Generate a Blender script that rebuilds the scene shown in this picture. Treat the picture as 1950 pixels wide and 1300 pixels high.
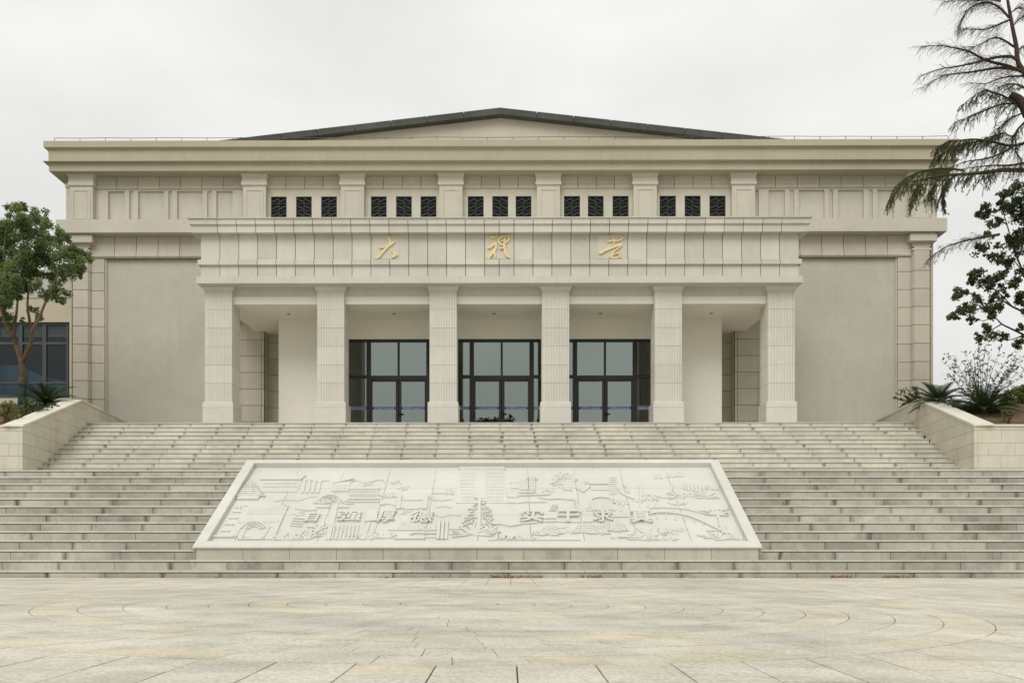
import bpy, bmesh, math, random
import numpy as np
from mathutils import Vector, noise as mnoise

random.seed(7); rng = np.random.default_rng(11)
for o in list(bpy.data.objects): bpy.data.objects.remove(o)
scene = bpy.context.scene
COL = scene.collection
R = math.radians

# ------------------------------------------------------------------ camera
F, CX, CY, H = 1773.0, 968.0, 1060.0, 0.339       # focal length in photo pixels, vanishing point, eye height
cam = bpy.data.objects.new('camera', bpy.data.cameras.new('camera')); COL.objects.link(cam)
YAW = 0.30
cam.location = (0, 0, H); cam.rotation_euler = (R(90), 0, R(YAW))
cam.data.sensor_width = 36; cam.data.lens = F / 1950 * 36
cam.data.shift_x = (975 - (CX - F * math.tan(R(YAW)))) / 1950
cam.data.shift_y = (CY - 650) / 1950
cam.data.clip_start = 0.05; cam.data.clip_end = 2000
scene.camera = cam

# ------------------------------------------------------------------ overcast sky
SUN_EL, SUN_AZ = 46.0, 198.0                       # azimuth clockwise from +Y (behind and left of the camera)
world = bpy.data.worlds.new('World'); scene.world = world; world.use_nodes = True
nt = world.node_tree; nt.nodes.clear()
def wn(t, **k):
    n = nt.nodes.new(t)
    for a, b in k.items(): setattr(n, a, b)
    return n
sky = wn('ShaderNodeTexSky', sky_type='NISHITA', sun_disc=False, sun_elevation=R(SUN_EL), sun_rotation=R(SUN_AZ), air_density=1.0, dust_density=4.0)
tc = wn('ShaderNodeTexCoord'); sep = wn('ShaderNodeSeparateXYZ')
nt.links.new(tc.outputs['Generated'], sep.inputs[0])
cl = wn('ShaderNodeMapRange'); cl.inputs[1].default_value = 0; cl.inputs[2].default_value = 1; cl.inputs[3].default_value = 7.6; cl.inputs[4].default_value = 11.2
nt.links.new(sep.outputs[2], cl.inputs[0])
mp = wn('ShaderNodeMapping'); mp.inputs['Scale'].default_value = (1.3, 1.3, 3.2)
nz = wn('ShaderNodeTexNoise'); nz.inputs['Scale'].default_value = 2.6; nz.inputs['Detail'].default_value = 5; nz.inputs['Roughness'].default_value = 0.5
nt.links.new(tc.outputs['Generated'], mp.inputs[0]); nt.links.new(mp.outputs[0], nz.inputs['Vector'])
cr = wn('ShaderNodeMapRange'); cr.inputs[1].default_value = .3; cr.inputs[2].default_value = .7; cr.inputs[3].default_value = .90; cr.inputs[4].default_value = 1.085
nt.links.new(nz.outputs[0], cr.inputs[0])
mul = wn('ShaderNodeMath', operation='MULTIPLY'); nt.links.new(cl.outputs[0], mul.inputs[0]); nt.links.new(cr.outputs[0], mul.inputs[1])
vs = wn('ShaderNodeVectorMath', operation='SCALE'); vs.inputs[0].default_value = (1.0, 1.0, 0.968); nt.links.new(mul.outputs[0], vs.inputs['Scale'])
mx = wn('ShaderNodeMixRGB'); mx.inputs[0].default_value = 0.96
nt.links.new(sky.outputs[0], mx.inputs[1]); nt.links.new(vs.outputs[0], mx.inputs[2])
bg = wn('ShaderNodeBackground'); bg.inputs[1].default_value = 0.0985
ow = wn('ShaderNodeOutputWorld'); nt.links.new(mx.outputs[0], bg.inputs[0]); nt.links.new(bg.outputs[0], ow.inputs[0])

sun = bpy.data.objects.new('sun', bpy.data.lights.new('sun', 'SUN')); COL.objects.link(sun)
sun.data.energy = 1.5; sun.data.angle = R(32); sun.data.color = (1, .985, .955)
sd = Vector((math.sin(R(SUN_AZ)) * math.cos(R(SUN_EL)), math.cos(R(SUN_AZ)) * math.cos(R(SUN_EL)), math.sin(R(SUN_EL))))
sun.rotation_euler = sd.to_track_quat('Z', 'Y').to_euler()
sun.location = (-8, -8, 30)
scene.view_settings.view_transform = 'Standard'; scene.view_settings.look = 'None'
scene.view_settings.exposure = 0.0; scene.view_settings.gamma = 1.0; scene.view_settings.use_curve_mapping = False

# ------------------------------------------------------------------ helpers
def X(px, Y): return (px - CX) * Y / F
def Z(py, Y): return H + (CY - py) * Y / F
def lin(r, g, b):
    f = lambda c: (c / 255 / 12.92) if c / 255 <= .04045 else ((c / 255 + .055) / 1.055) ** 2.4
    return (f(r), f(g), f(b), 1)

class MB:
    def __init__(s): s.v = []; s.f = []; s.t = []; s.tone = 0.0; s.j = []
    def add(s, vs, fs, tone=None):
        b = len(s.v); s.v += [tuple(v) for v in vs]
        for f in fs: s.f.append([b + i for i in f]); s.t.append(s.tone if tone is None else tone)
        return s
    def rings(s, A, B, tone=None, caps=True):
        n = len(A); fs = [[i, (i + 1) % n, n + (i + 1) % n, n + i] for i in range(n)]
        if caps: fs += [list(range(n))[::-1], list(range(n, 2 * n))]
        return s.add(list(A) + list(B), fs, tone)
    def box(s, x0, x1, y0, y1, z0, z1, tone=None):
        return s.rings([(x0, y0, z0), (x1, y0, z0), (x1, y1, z0), (x0, y1, z0)], [(x0, y0, z1), (x1, y0, z1), (x1, y1, z1), (x0, y1, z1)], tone)
    def loft(s, x0, x1, y0, y1, prof, back=True, tone=None):
        # prof: (out, z) from bottom to top; out grows the footprint on front and both sides (and back)
        vs = []
        for o, z in prof:
            yb = y1 + (o if back else 0)
            vs += [(x0 - o, y0 - o, z), (x1 + o, y0 - o, z), (x1 + o, yb, z), (x0 - o, yb, z)]
        fs = [[3, 2, 1, 0]]
        for k in range(len(prof) - 1):
            b = 4 * k
            fs += [[b + i, b + (i + 1) % 4, b + 4 + (i + 1) % 4, b + 4 + i] for i in range(4)]
        n = 4 * (len(prof) - 1); fs.append([n, n + 1, n + 2, n + 3])
        return s.add(vs, fs, tone)
    def tube(s, pts, rad, n=6, tone=None):
        pts = [Vector(p) for p in pts]; vs = []; fs = []
        up = Vector((.13, .21, .97))
        for i, p in enumerate(pts):
            d = (pts[min(i + 1, len(pts) - 1)] - pts[max(i - 1, 0)])
            if d.length < 1e-6: d = Vector((0, 0, 1))
            d.normalize(); a = d.cross(up)
            if a.length < 1e-3: a = d.cross(Vector((1, 0, 0)))
            a.normalize(); b = d.cross(a); r = rad[i] if hasattr(rad, '__len__') else rad
            vs += [p + (a * math.cos(2 * math.pi * k / n) + b * math.sin(2 * math.pi * k / n)) * r for k in range(n)]
        for i in range(len(pts) - 1):
            fs += [[i * n + k, i * n + (k + 1) % n, (i + 1) * n + (k + 1) % n, (i + 1) * n + k] for k in range(n)]
        fs += [list(range(n))[::-1], [(len(pts) - 1) * n + k for k in range(n)]]
        return s.add(vs, fs, tone)
    def build(s, name, mat, parent=None, kind=None, smooth=False, fix=True, origin=None):
        me = bpy.data.meshes.new(name)
        vv = s.v
        if origin: vv = [(a - origin[0], b - origin[1], c - origin[2]) for a, b, c in s.v]
        me.from_pydata(vv, [], s.f)
        at = me.attributes.new('tone', 'FLOAT', 'FACE'); at.data.foreach_set('value', np.array(s.t, dtype=np.float32))
        if s.j:
            aj = me.attributes.new('joint', 'FLOAT', 'POINT'); aj.data.foreach_set('value', np.array(s.j, dtype=np.float32))
        if fix:
            bm = bmesh.new(); bm.from_mesh(me); bmesh.ops.recalc_face_normals(bm, faces=bm.faces); bm.to_mesh(me); bm.free()
        if smooth: me.polygons.foreach_set('use_smooth', [True] * len(me.polygons))
        me.materials.append(mat)
        o = bpy.data.objects.new(name, me); COL.objects.link(o)
        if origin: o.location = origin
        if parent: o.parent = parent
        if kind: o['kind'] = kind
        return o

def tag(o, label, cat, group=None):
    o['label'] = label; o['category'] = cat
    if group: o['group'] = group
    return o
def empty(name, loc=(0, 0, 0)):
    o = bpy.data.objects.new(name, None); COL.objects.link(o); o.location = loc; o.empty_display_size = .3
    return o
class Child(object): pass
def rt(a=1.0): return random.uniform(-a, a)
def clip(poly, a, b, c):                            # keep a*x+b*y<=c
    out = []
    for i in range(len(poly)):
        p, q = poly[i], poly[(i + 1) % len(poly)]
        dp, dq = a * p[0] + b * p[1] - c, a * q[0] + b * q[1] - c
        if dp <= 0: out.append(p)
        if dp * dq < 0:
            t = dp / (dp - dq); out.append((p[0] + t * (q[0] - p[0]), p[1] + t * (q[1] - p[1])))
    return out

# ------------------------------------------------------------------ materials
def mat_new(name):
    m = bpy.data.materials.new(name); m.use_nodes = True; t = m.node_tree; t.nodes.clear()
    out = t.nodes.new('ShaderNodeOutputMaterial'); return m, t, out
def N(t, ty, ins=None, **k):
    n = t.nodes.new(ty)
    for a, b in k.items(): setattr(n, a, b)
    for a, b in (ins or {}).items():
        if isinstance(b, bpy.types.NodeSocket): t.links.new(b, n.inputs[a])
        else: n.inputs[a].default_value = b
    return n
def math_(t, op, a, b=None, c=None):
    ins = {0: a}
    if b is not None: ins[1] = b
    if c is not None: ins[2] = c
    return N(t, 'ShaderNodeMath', ins, operation=op).outputs[0]
def noise_(t, vec, scale, detail=3, rough=.55): return N(t, 'ShaderNodeTexNoise', {'Vector': vec, 'Scale': scale, 'Detail': detail, 'Roughness': rough}).outputs[0]
def rng_(t, v, a, b, c, d): return N(t, 'ShaderNodeMapRange', {0: v, 1: a, 2: b, 3: c, 4: d}).outputs[0]
def stone(name, col, tone=.06, blotch=.08, fine=.10, fscale=55, rough=.8, dirt=0, dirtcol=(.07, .06, .045, 1), streak=0, streakcol=(.08, .07, .05, 1), bump=.15, tan=None, joint=0, rust=0, spec=.25):
    m, t, out = mat_new(name)
    geo = N(t, 'ShaderNodeNewGeometry'); P = geo.outputs['Position']
    at = N(t, 'ShaderNodeAttribute', attribute_name='tone').outputs['Fac']
    big = noise_(t, P, .55, 4); mid = noise_(t, P, 3.2, 4); fn = noise_(t, P, fscale, 2, .7)
    v = math_(t, 'ADD', 1.0, math_(t, 'MULTIPLY', at, tone))
    v = math_(t, 'ADD', v, rng_(t, big, .3, .7, -blotch, blotch))
    v = math_(t, 'ADD', v, rng_(t, mid, .3, .7, -blotch * .6, blotch * .6))
    v = math_(t, 'ADD', v, rng_(t, fn, .3, .7, -fine, fine))
    c = N(t, 'ShaderNodeVectorMath', {0: col[:3], 'Scale': v}, operation='SCALE').outputs[0]
    if tan:                                         # some stones are browner than others
        tf = rng_(t, at, .45, .95, 0, .62); tn = noise_(t, P, 1.1, 3)
        tf = math_(t, 'MAXIMUM', tf, rng_(t, tn, .55, .75, 0, .5))
        c2 = N(t, 'ShaderNodeVectorMath', {0: tan[:3], 'Scale': v}, operation='SCALE').outputs[0]
        c = N(t, 'ShaderNodeMixRGB', {0: tf, 1: c, 2: c2}).outputs[0]
    if streak:                                      # rain streaks: noise stretched in z
        mpn = N(t, 'ShaderNodeMapping', {'Vector': P, 'Scale': (5.5, 5.5, .35)}).outputs[0]
        s1 = noise_(t, mpn, 1.0, 5, .6)
        c = N(t, 'ShaderNodeMixRGB', {0: rng_(t, s1, .5, .78, 0, streak), 1: c, 2: streakcol}).outputs[0]
    if dirt:
        d1 = noise_(t, P, 1.7, 6, .65)
        c = N(t, 'ShaderNodeMixRGB', {0: rng_(t, d1, .52, .75, 0, dirt), 1: c, 2: dirtcol}).outputs[0]
    if joint:                                       # grime that has run out of the joints between the stones
        jd = N(t, 'ShaderNodeAttribute', attribute_name='joint').outputs['Fac']
        mpj = N(t, 'ShaderNodeMapping', {'Vector': P, 'Scale': (1, 1, .25)}).outputs[0]
        jn = noise_(t, mpj, 9, 4, .7); jl = noise_(t, P, 1.15, 2)
        jd2 = math_(t, 'ADD', jd, rng_(t, jn, .3, .7, -.05, .06))
        jf = math_(t, 'MULTIPLY', rng_(t, jd2, .0, .075, 1, 0), rng_(t, jl, .40, .66, .08, joint))
        c = N(t, 'ShaderNodeMixRGB', {0: jf, 1: c, 2: dirtcol}).outputs[0]
    if rust:
        mpr = N(t, 'ShaderNodeMapping', {'Vector': P, 'Scale': (1.6, 1.6, .5)}).outputs[0]
        r1 = noise_(t, mpr, 1.3, 5, .6)
        c = N(t, 'ShaderNodeMixRGB', {0: rng_(t, r1, .5, .75, 0, rust), 1: c, 2: (.42, .27, .11, 1)}).outputs[0]
    bs = N(t, 'ShaderNodeBsdfPrincipled', {'Base Color': c, 'Roughness': rough, 'Specular IOR Level': spec})
    if bump:
        bh = math_(t, 'ADD', math_(t, 'MULTIPLY', fn, .5), mid)
        bs_n = N(t, 'ShaderNodeBump', {'Strength': bump, 'Distance': .006, 'Height': bh}); t.links.new(bs_n.outputs[0], bs.inputs['Normal'])
    t.links.new(bs.outputs[0], out.inputs[0])
    return m
def plain(name, col, rough=.6, metal=0, var=.1, scale=8, spec=.3):
    m, t, out = mat_new(name)
    P = N(t, 'ShaderNodeNewGeometry').outputs['Position']
    at = N(t, 'ShaderNodeAttribute', attribute_name='tone').outputs['Fac']
    v = math_(t, 'ADD', rng_(t, noise_(t, P, scale, 4), .3, .7, 1 - var, 1 + var), math_(t, 'MULTIPLY', at, var))
    c = N(t, 'ShaderNodeVectorMath', {0: col[:3], 'Scale': v}, operation='SCALE').outputs[0]
    bs = N(t, 'ShaderNodeBsdfPrincipled', {'Base Color': c, 'Roughness': rough, 'Metallic': metal, 'Specular IOR Level': spec})
    t.links.new(bs.outputs[0], out.inputs[0]); return m
def leafmat(name, dark, light, trans=.3):
    m, t, out = mat_new(name)
    at = N(t, 'ShaderNodeAttribute', attribute_name='tone').outputs['Fac']
    P = N(t, 'ShaderNodeNewGeometry').outputs['Position']
    f = math_(t, 'ADD', rng_(t, at, -1, 1, -.1, .8), rng_(t, noise_(t, P, 1.6, 2), .35, .65, -.25, .35))
    c = N(t, 'ShaderNodeMixRGB', {0: f, 1: dark, 2: light}, use_clamp=True)
    bs = N(t, 'ShaderNodeBsdfPrincipled', {'Base Color': c.outputs[0], 'Roughness': .55, 'Specular IOR Level': .25})
    tr = N(t, 'ShaderNodeBsdfTranslucent', {'Color': c.outputs[0]})
    mxs = N(t, 'ShaderNodeMixShader', {0: trans, 1: bs.outputs[0], 2: tr.outputs[0]})
    t.links.new(mxs.outputs[0], out.inputs[0]); return m
def glassmat(name, refl, tint, gcol=(.9, 1, .97, 1), rough=.0):
    m, t, out = mat_new(name)
    P = N(t, 'ShaderNodeNewGeometry').outputs['Position']
    g = N(t, 'ShaderNodeBsdfGlossy', {'Color': gcol, 'Roughness': rough})
    if False: bn = N(t, 'ShaderNodeBump', {'Strength': .008, 'Distance': .02, 'Height': noise_(t, P, .7, 0)}); t.links.new(bn.outputs[0], g.inputs['Normal'])
    tr = N(t, 'ShaderNodeBsdfTransparent', {'Color': tint})
    mxs = N(t, 'ShaderNodeMixShader', {0: refl, 1: tr.outputs[0], 2: g.outputs[0]})
    t.links.new(mxs.outputs[0], out.inputs[0]); return m

M = {}
M['granite'] = stone('portico_granite', (0.580, 0.552, 0.483), tone=.075, blotch=.05, fine=.09, streak=.15, streakcol=(.33, .295, .22, 1), rough=.7)
M['column'] = stone('column_granite', (0.610, 0.584, 0.517), tone=.05, blotch=.05, fine=.08, streak=.12, streakcol=(.36, .325, .25, 1), rough=.7)
M['cornice'] = stone('cornice_stucco', (0.445, 0.401, 0.304), tone=.03, blotch=.05, fine=.05, fscale=30, streak=.22, streakcol=(.30, .25, .15, 1))
M['stucco'] = stone('wall_stucco', (0.494, 0.463, 0.391), tone=.02, blotch=.055, fine=.05, fscale=26, streak=.17, streakcol=(.34, .30, .215, 1), bump=.3)
M['attic'] = stone('attic_stucco', (0.560, 0.525, 0.443), tone=.03, blotch=.05, fine=.05, fscale=30, streak=.10, streakcol=(.34, .29, .19, 1))
M['clad'] = stone('wall_cladding', (0.520, 0.479, 0.394), tone=.06, blotch=.06, fine=.09, streak=.12, streakcol=(.28, .24, .17, 1))
M['plaster'] = stone('porch_plaster', (.800, .765, .675), tone=.0, blotch=.025, fine=.015, bump=.05, rough=.7)
M['step'] = stone('step_granite', (.42, .398, .338), tone=.2, blotch=.18, fine=.13, fscale=70, dirt=.55, streak=.36, rust=.16, streakcol=(.12, .105, .08, 1), dirtcol=(.09, .078, .056, 1), joint=.85, rough=.75)
M['stepc'] = stone('upper_step_granite', (.60, .575, .48), tone=.09, blotch=.11, fine=.12, fscale=70, dirt=.34, streak=.22, streakcol=(.2, .17, .12, 1), dirtcol=(.10, .085, .06, 1), joint=.75, rough=.75)
M['tread'] = stone('tread_granite', (.50, .478, .405), tone=.08, blotch=.08, fine=.10, fscale=70, dirt=.25, dirtcol=(.14, .12, .09, 1), rough=.75)
M['plinth'] = stone('plinth_granite', (.46, .445, .37), tone=.08, blotch=.10, fine=.12, fscale=70, dirt=.35, streak=.2, rough=.75)
M['paving'] = stone('paving_granite', (.53, .50, .42), tone=.11, blotch=.2, fine=.24, fscale=50, dirt=.62, dirtcol=(.29, .255, .185, 1), tan=(.455, .395, .28), rough=.7, bump=.3)
M['marble'] = stone('relief_stone', (.59, .581, .522), tone=.035, blotch=.05, fine=.06, fscale=40, dirt=.14, dirtcol=(.5, .47, .4, 1), rough=.6, bump=.1)
M['wallstone'] = stone('planter_stone', (.57, .54, .445), tone=.05, blotch=.07, fine=.08, streak=.14, streakcol=(.24, .2, .14, 1), rust=.30)
M['coping'] = stone('coping_stone', (.66, .63, .53), tone=.05, blotch=.06, fine=.07, dirt=.12, dirtcol=(.3, .25, .18, 1))
M['joint'] = plain('dark_joint', (.045, .038, .025), .95, var=.2)
M['mortar'] = plain('brown_mortar', (.13, .105, .06), .95, var=.35)
M['roofm'] = stone('slate_fascia', (.075, .078, .07), tone=.1, blotch=.2, fine=.15, dirt=.3, dirtcol=(.02, .02, .018, 1), streak=.25, streakcol=(.16, .16, .145, 1))
M['frame'] = plain('door_frame_metal', (.032, .031, .027), .45, metal=.3, var=.1)
M['grey_frame'] = plain('window_frame_grey', (.07, .075, .075), .5, var=.1)
M['grille'] = plain('grille_metal', (.034, .038, .037), .55, var=.15)
M['dark'] = plain('dark_interior', (.018, .018, .016), .9)
M['glass'] = glassmat('door_glass', .27, (.28, .30, .29, 1), (.88, 1.0, .95, 1))
M['glass2'] = glassmat('window_glass', .035, (.6, .65, .65, 1), (.9, .95, 1, 1))
M['gold'] = plain('gold_paint', (.74, .60, .32), .45, metal=.1, var=.08, spec=.5)
M['plate'] = stone('sign_plate', (.60, .565, .465), tone=0, blotch=.04, fine=.03)
M['blue'] = plain('blue_film', (.030, .050, .19), .45)
M['white'] = plain('white_print', (.8, .8, .78), .6, var=.03)
M['paper'] = plain('paper', (.62, .64, .6), .8, var=.04)
M['wire'] = plain('galvanised_wire', (.12, .12, .115), .5, metal=.4)
M['bark'] = stone('bark', (.145, .10, .065), tone=.2, blotch=.35, fine=.3, fscale=25, bump=.6, rough=.9)
M['barkdark'] = stone('conifer_bark', (.06, .042, .03), tone=.2, blotch=.3, fine=.3, fscale=25, bump=.4, rough=.9)
M['wrap'] = plain('green_wrap', (.03, .05, .045), .9, var=.3)
M['soil'] = stone('soil', (.13, .082, .048), tone=.2, blotch=.4, fine=.4, fscale=20, bump=.8, rough=.95)
M['grass'] = stone('lawn', (.07, .09, .035), tone=.2, blotch=.3, fine=.3, fscale=9, rough=.95)
M['leaf'] = leafmat('tallow_leaf', (.09, .135, .045, 1), (.28, .36, .14, 1), .4)
M['leafd'] = leafmat('dark_leaf', (.04, .06, .024, 1), (.14, .185, .07, 1))
M['needle'] = leafmat('needles', (.05, .06, .02, 1), (.14, .16, .05, 1), .2)
M['cycad'] = leafmat('cycad_leaf', (.026, .048, .018, 1), (.085, .13, .044, 1), .15)
M['bush'] = leafmat('bush_leaf', (.08, .10, .026, 1), (.26, .28, .085, 1))
M['shrub'] = leafmat('reddish_leaf', (.05, .05, .02, 1), (.14, .10, .04, 1))
M['dry'] = leafmat('dry_leaf', (.36, .17, .075, 1), (.75, .46, .22, 1), .1)
M['wing'] = stone('wing_stucco', (.53, .465, .355), tone=.02, blotch=.05, fine=.03)
M['wing2'] = stone('wing_upper_stucco', (.50, .49, .43), tone=.02, blotch=.05, fine=.03)
M['blind'] = plain('blind_fabric', (.33, .36, .34), .8, var=.06)
M['blue_reflection'] = plain('painted_reflection', (.10, .24, .40), .6, var=.1)  # flat blue that stands in for roofs reflected in the wing windows
M['spot'] = plain('downlight_rim', (.30, .29, .26), .5)

# ------------------------------------------------------------------ the place: levels and planes
RISE, TREAD = .1725, .38
D0, LAND = 15.215, 4.0
XB = -.285                                          # centre line of the hall
def zn(i): return RISE * i - .051                   # top of the i-th nosing
Y_LAND = D0 + 12 * TREAD; Z_LAND = zn(13)
Y_UP = Y_LAND + LAND
Y_TER = Y_UP + 12 * TREAD; Z_TER = zn(26)
def zp(x, y):                                       # plaza drains away from the stairs and a little to one side
    d = max(-10.0, min(D0 - y, 22))
    return -.01015 * d - .0013 * max(-6, min(6, x)) * d

# ---- ground, plaza
def structure(o): o['kind'] = 'structure'; return o
b = MB(); b.add([(-900, -900, -1.2), (900, -900, -1.2), (900, 900, -1.2), (-900, 900, -1.2)], [[0, 1, 2, 3]])
structure(b.build('ground', M['grass']))
def grid_sheet(x0, x1, y0, y1, nx, ny, fz):
    b = MB(); vs = []; fs = []
    for j in range(ny + 1):
        for i in range(nx + 1):
            x = x0 + (x1 - x0) * i / nx; y = y0 + (y1 - y0) * j / ny; vs.append((x, y, fz(x, y)))
    for j in range(ny):
        for i in range(nx):
            a = j * (nx + 1) + i; fs.append([a, a + 1, a + nx + 2, a + nx + 1])
    return b.add(vs, fs)
plaza = structure(grid_sheet(-40, 40, -60, D0 + .3, 40, 60, lambda x, y: zp(x, y) - .008).build('plaza', M['mortar']))
slabs = []                                          # (polygon, tone)
MC = Vector((-.51, 8.07)); RS = .313; NR = 13; RMAX = NR * RS + .12
G = .0034; RG = .0029
tint = {k: rt(.5) for k in range(NR)}; tint.update({4: 1.1, 9: 1.15, 12: 1.2})
slabs.append(([(MC.x + .12 * math.cos(a), MC.y + .12 * math.sin(a)) for a in np.linspace(0, 2 * math.pi, 17)[:-1]], .2))
for k in range(NR):
    r0, r1 = .12 + k * RS, .12 + (k + 1) * RS; n = max(6, round(2 * math.pi * (r0 + r1) / 2 / .335)); off = random.random()
    for i in range(n):
        a0, a1 = 2 * math.pi * (i + off) / n, 2 * math.pi * (i + 1 + off) / n
        ga, gb = .0017 / r0 if r0 > .05 else 0, .0017 / r1
        ins = [(r0 + RG, a0 + ga), (r1 - RG, a0 + gb), (r1 - RG, (a0 + a1) / 2), (r1 - RG, a1 - gb), (r0 + RG, a1 - ga), (r0 + RG, (a0 + a1) / 2)]
        slabs.append(([(MC.x + r * math.cos(a), MC.y + r * math.sin(a)) for r, a in ins], max(-1, min(1, tint[k] * .8 + rt(.45)))))
SW, SD = .335, .405
ytop = D0 - .02
for j in range(62):
    y1 = ytop - (.30 if j else 0) - max(0, j - 1) * SD; y0 = (ytop - .30) if j == 0 else y1 - SD
    wide = SW * 1.5 if j == 0 else SW
    n = int(26 / wide)
    for i in range(-n // 2, n // 2 + 1):
        x0 = .035 + i * wide + (0 if j % 2 else 0.0); x1 = x0 + wide
        poly = [(x0 + G, y0 + G), (x1 - G, y0 + G), (x1 - G, y1 - G), (x0 + G, y1 - G)]
        c = Vector(((x0 + x1) / 2, (y0 + y1) / 2)) - MC
        if max((Vector(p) - MC).length for p in poly) < RMAX: continue
        if min((Vector(p) - MC).length for p in poly) < RMAX + G or c.length < RMAX + .3:
            nrm = c.normalized(); poly = clip(poly, -nrm.x, -nrm.y, -(nrm.dot(MC) + RMAX + .4 * G))
            if len(poly) < 3: continue
        slabs.append((poly, random.choice([rt(.5), rt(.5), rt(.5), .85]) if j else -.3 + rt(.2)))
def slab_add(b, poly, tone):
    A = [(x, y, zp(x, y) - .03) for x, y in poly]; dz = rt(.0008)
    B = [(x, y, zp(x, y) + dz) for x, y in poly]
    b.rings(A, B, tone)
def holds(poly, x, y):
    return all((q[0] - p[0]) * (y - p[1]) - (q[1] - p[1]) * (x - p[0]) >= 0 for p, q in zip(poly, poly[1:] + poly[:1]))
slabs = [(p, 1.0 if holds(p, -.43, 3.67) else (min(t, .55) if sum(q[1] for q in p) / len(p) < 4.1 else t)) for p, t in slabs]   # one brown slab among the near ones
def slab_score(s):
    cx = sum(p[0] for p in s[0]) / len(s[0]); cy = sum(p[1] for p in s[0]) / len(s[0])
    if cy < 2.6 or abs(cx) > .56 * cy + .2: return 1e9
    return cy
slabs.sort(key=slab_score)
for s in slabs[:296]:
    b = MB(); slab_add(b, *s); b.build('paving_slab', M['paving'], plaza)
b = MB()
for s in slabs[296:]: slab_add(b, *s)
b.build('paving_slabs', M['paving'], plaza, kind='stuff', fix=True)
b = MB()                                            # plain paving outside the detailed field
for (x0, x1, y0, y1) in ((-40, -13.3, -60, D0), (13.3, 40, -60, D0), (-13.3, 13.3, -60, D0 - .32 - 61 * SD)):
    g = grid_sheet(x0, x1, y0, y1, 8, 12, lambda x, y: zp(x, y) - .002); b.add(g.v, g.f)
b.build('outer_paving', M['paving'], plaza, kind='stuff')

# ---- stairs
XL, XR = -17.0, 17.0
def stair_core(name, y0, i0, n, xl, xr, yback):
    b = MB()
    for k in range(n):
        yk = y0 + k * TREAD + .055
        b.box(xl, xr, yk, yback, (zn(i0 + k) - .02 if k else -.9 if i0 == 0 else zn(i0) - .5), zn(i0 + k + 1) - .04 - .0005 * k)
    return structure(b.build(name, M['joint']))
lower = stair_core('lower_stairs', D0, 0, 13, XL, XR, Y_LAND + .5)
upper = stair_core('upper_stairs', Y_UP, 13, 13, XB - 12.9, XB + 12.9, Y_TER + .5)
def riser_piece(b, x0, x1, y, z0, z1, tone, g=.004):
    xm = (x0 + x1) / 2; x0 += g; x1 -= g; yb = y + .05
    xs = (x0, xm, x1)
    vs = []
    for x in xs: vs += [(x, y, z0), (x, y, z1), (x, yb, z1), (x, yb, z0)]
    fs = []
    for i in (0, 1):
        fs += [[i * 4 + k, i * 4 + (k + 1) % 4, i * 4 + 4 + (k + 1) % 4, i * 4 + 4 + k] for k in range(4)]
    fs += [[3, 2, 1, 0], [8, 9, 10, 11]]
    b.add(vs, fs, tone); L = (x1 - x0) / 2
    b.j += [0] * 4 + [L] * 4 + [0] * 4
def tread_piece(b, x0, x1, y, zt, depth, tone, g=.003):
    b.rings([(x0 + g, y, zt - .034), (x1 - g, y, zt - .034), (x1 - g, y + depth, zt - .034), (x0 + g, y + depth, zt - .034)],
            [(x0 + g, y + .004, zt), (x1 - g, y + .004, zt), (x1 - g, y + depth, zt), (x0 + g, y + depth, zt)], tone)
SL = .945
rest = MB(); tl = MB(); nind = 0
for k in range(13):
    y = D0 + k * TREAD; z0 = zn(k) + .001 if k else -.06; z1 = zn(k + 1) - .047
    half = .557 * y + .6; sh = .03 * math.sin(k * 1.7) - .03 * k
    i0 = int(math.floor(XL / SL)); i1 = int(math.ceil(XR / SL))
    base = rt(.25)
    for i in range(i0, i1):
        x0 = i * SL + sh; x1 = x0 + SL; t = max(-1, min(1, base + rt(.75)))
        if abs((x0 + x1) / 2) < half and nind < 300:
            b = MB(); riser_piece(b, x0, x1, y + .014, z0, z1, t); b.build('riser_stone', M['step'], lower); nind += 1
        else: riser_piece(rest, x0, x1, y + .014, z0, z1, t)
        tread_piece(tl, x0 + .3, x1 + .3, y, zn(k + 1), TREAD + .03, rt())
rest.build('riser_stones', M['step'], lower, kind='stuff'); tl.build('tread_slabs', M['tread'], lower, kind='stuff')
FL = .113                                           # the cheek walls splay outwards
def xcheek(side, y): return XB + side * (12.16 + FL * (y - 24.6))
ru = MB(); tu = MB()
for k in range(13):
    y = Y_UP + k * TREAD; z0 = zn(13 + k) + .001; z1 = zn(14 + k) - .047
    xa, xb = xcheek(-1, y) - .02, xcheek(1, y) + .02; sh = .03 * math.sin(k * 2.1) - .02 * k; base = rt(.2)
    x = xa; i = math.floor(xa / SL)
    while x < xb - .10:
        xe = min(xb, (i + 1) * SL + sh); i += 1
        if xe - x < .08: continue
        riser_piece(ru, x, xe, y + .014, z0, z1, max(-1, min(1, base + rt(.7)))); tread_piece(tu, x, xe, y, zn(14 + k), TREAD + .03, rt(.8)); x = xe
ru.build('riser_stones', M['stepc'], upper, kind='stuff'); tu.build('tread_slabs', M['tread'], upper, kind='stuff')
b = MB(); b.box(XL, XR, Y_LAND + .40, Y_UP + .3, Z_LAND - .3, Z_LAND - .004); structure(b.build('landing', M['tread']))
b = MB(); b.box(XB - 17, XB + 17, Y_TER + .42, 34.3, Z_TER - .6, Z_TER - .003); structure(b.build('terrace', M['tread']))

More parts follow.
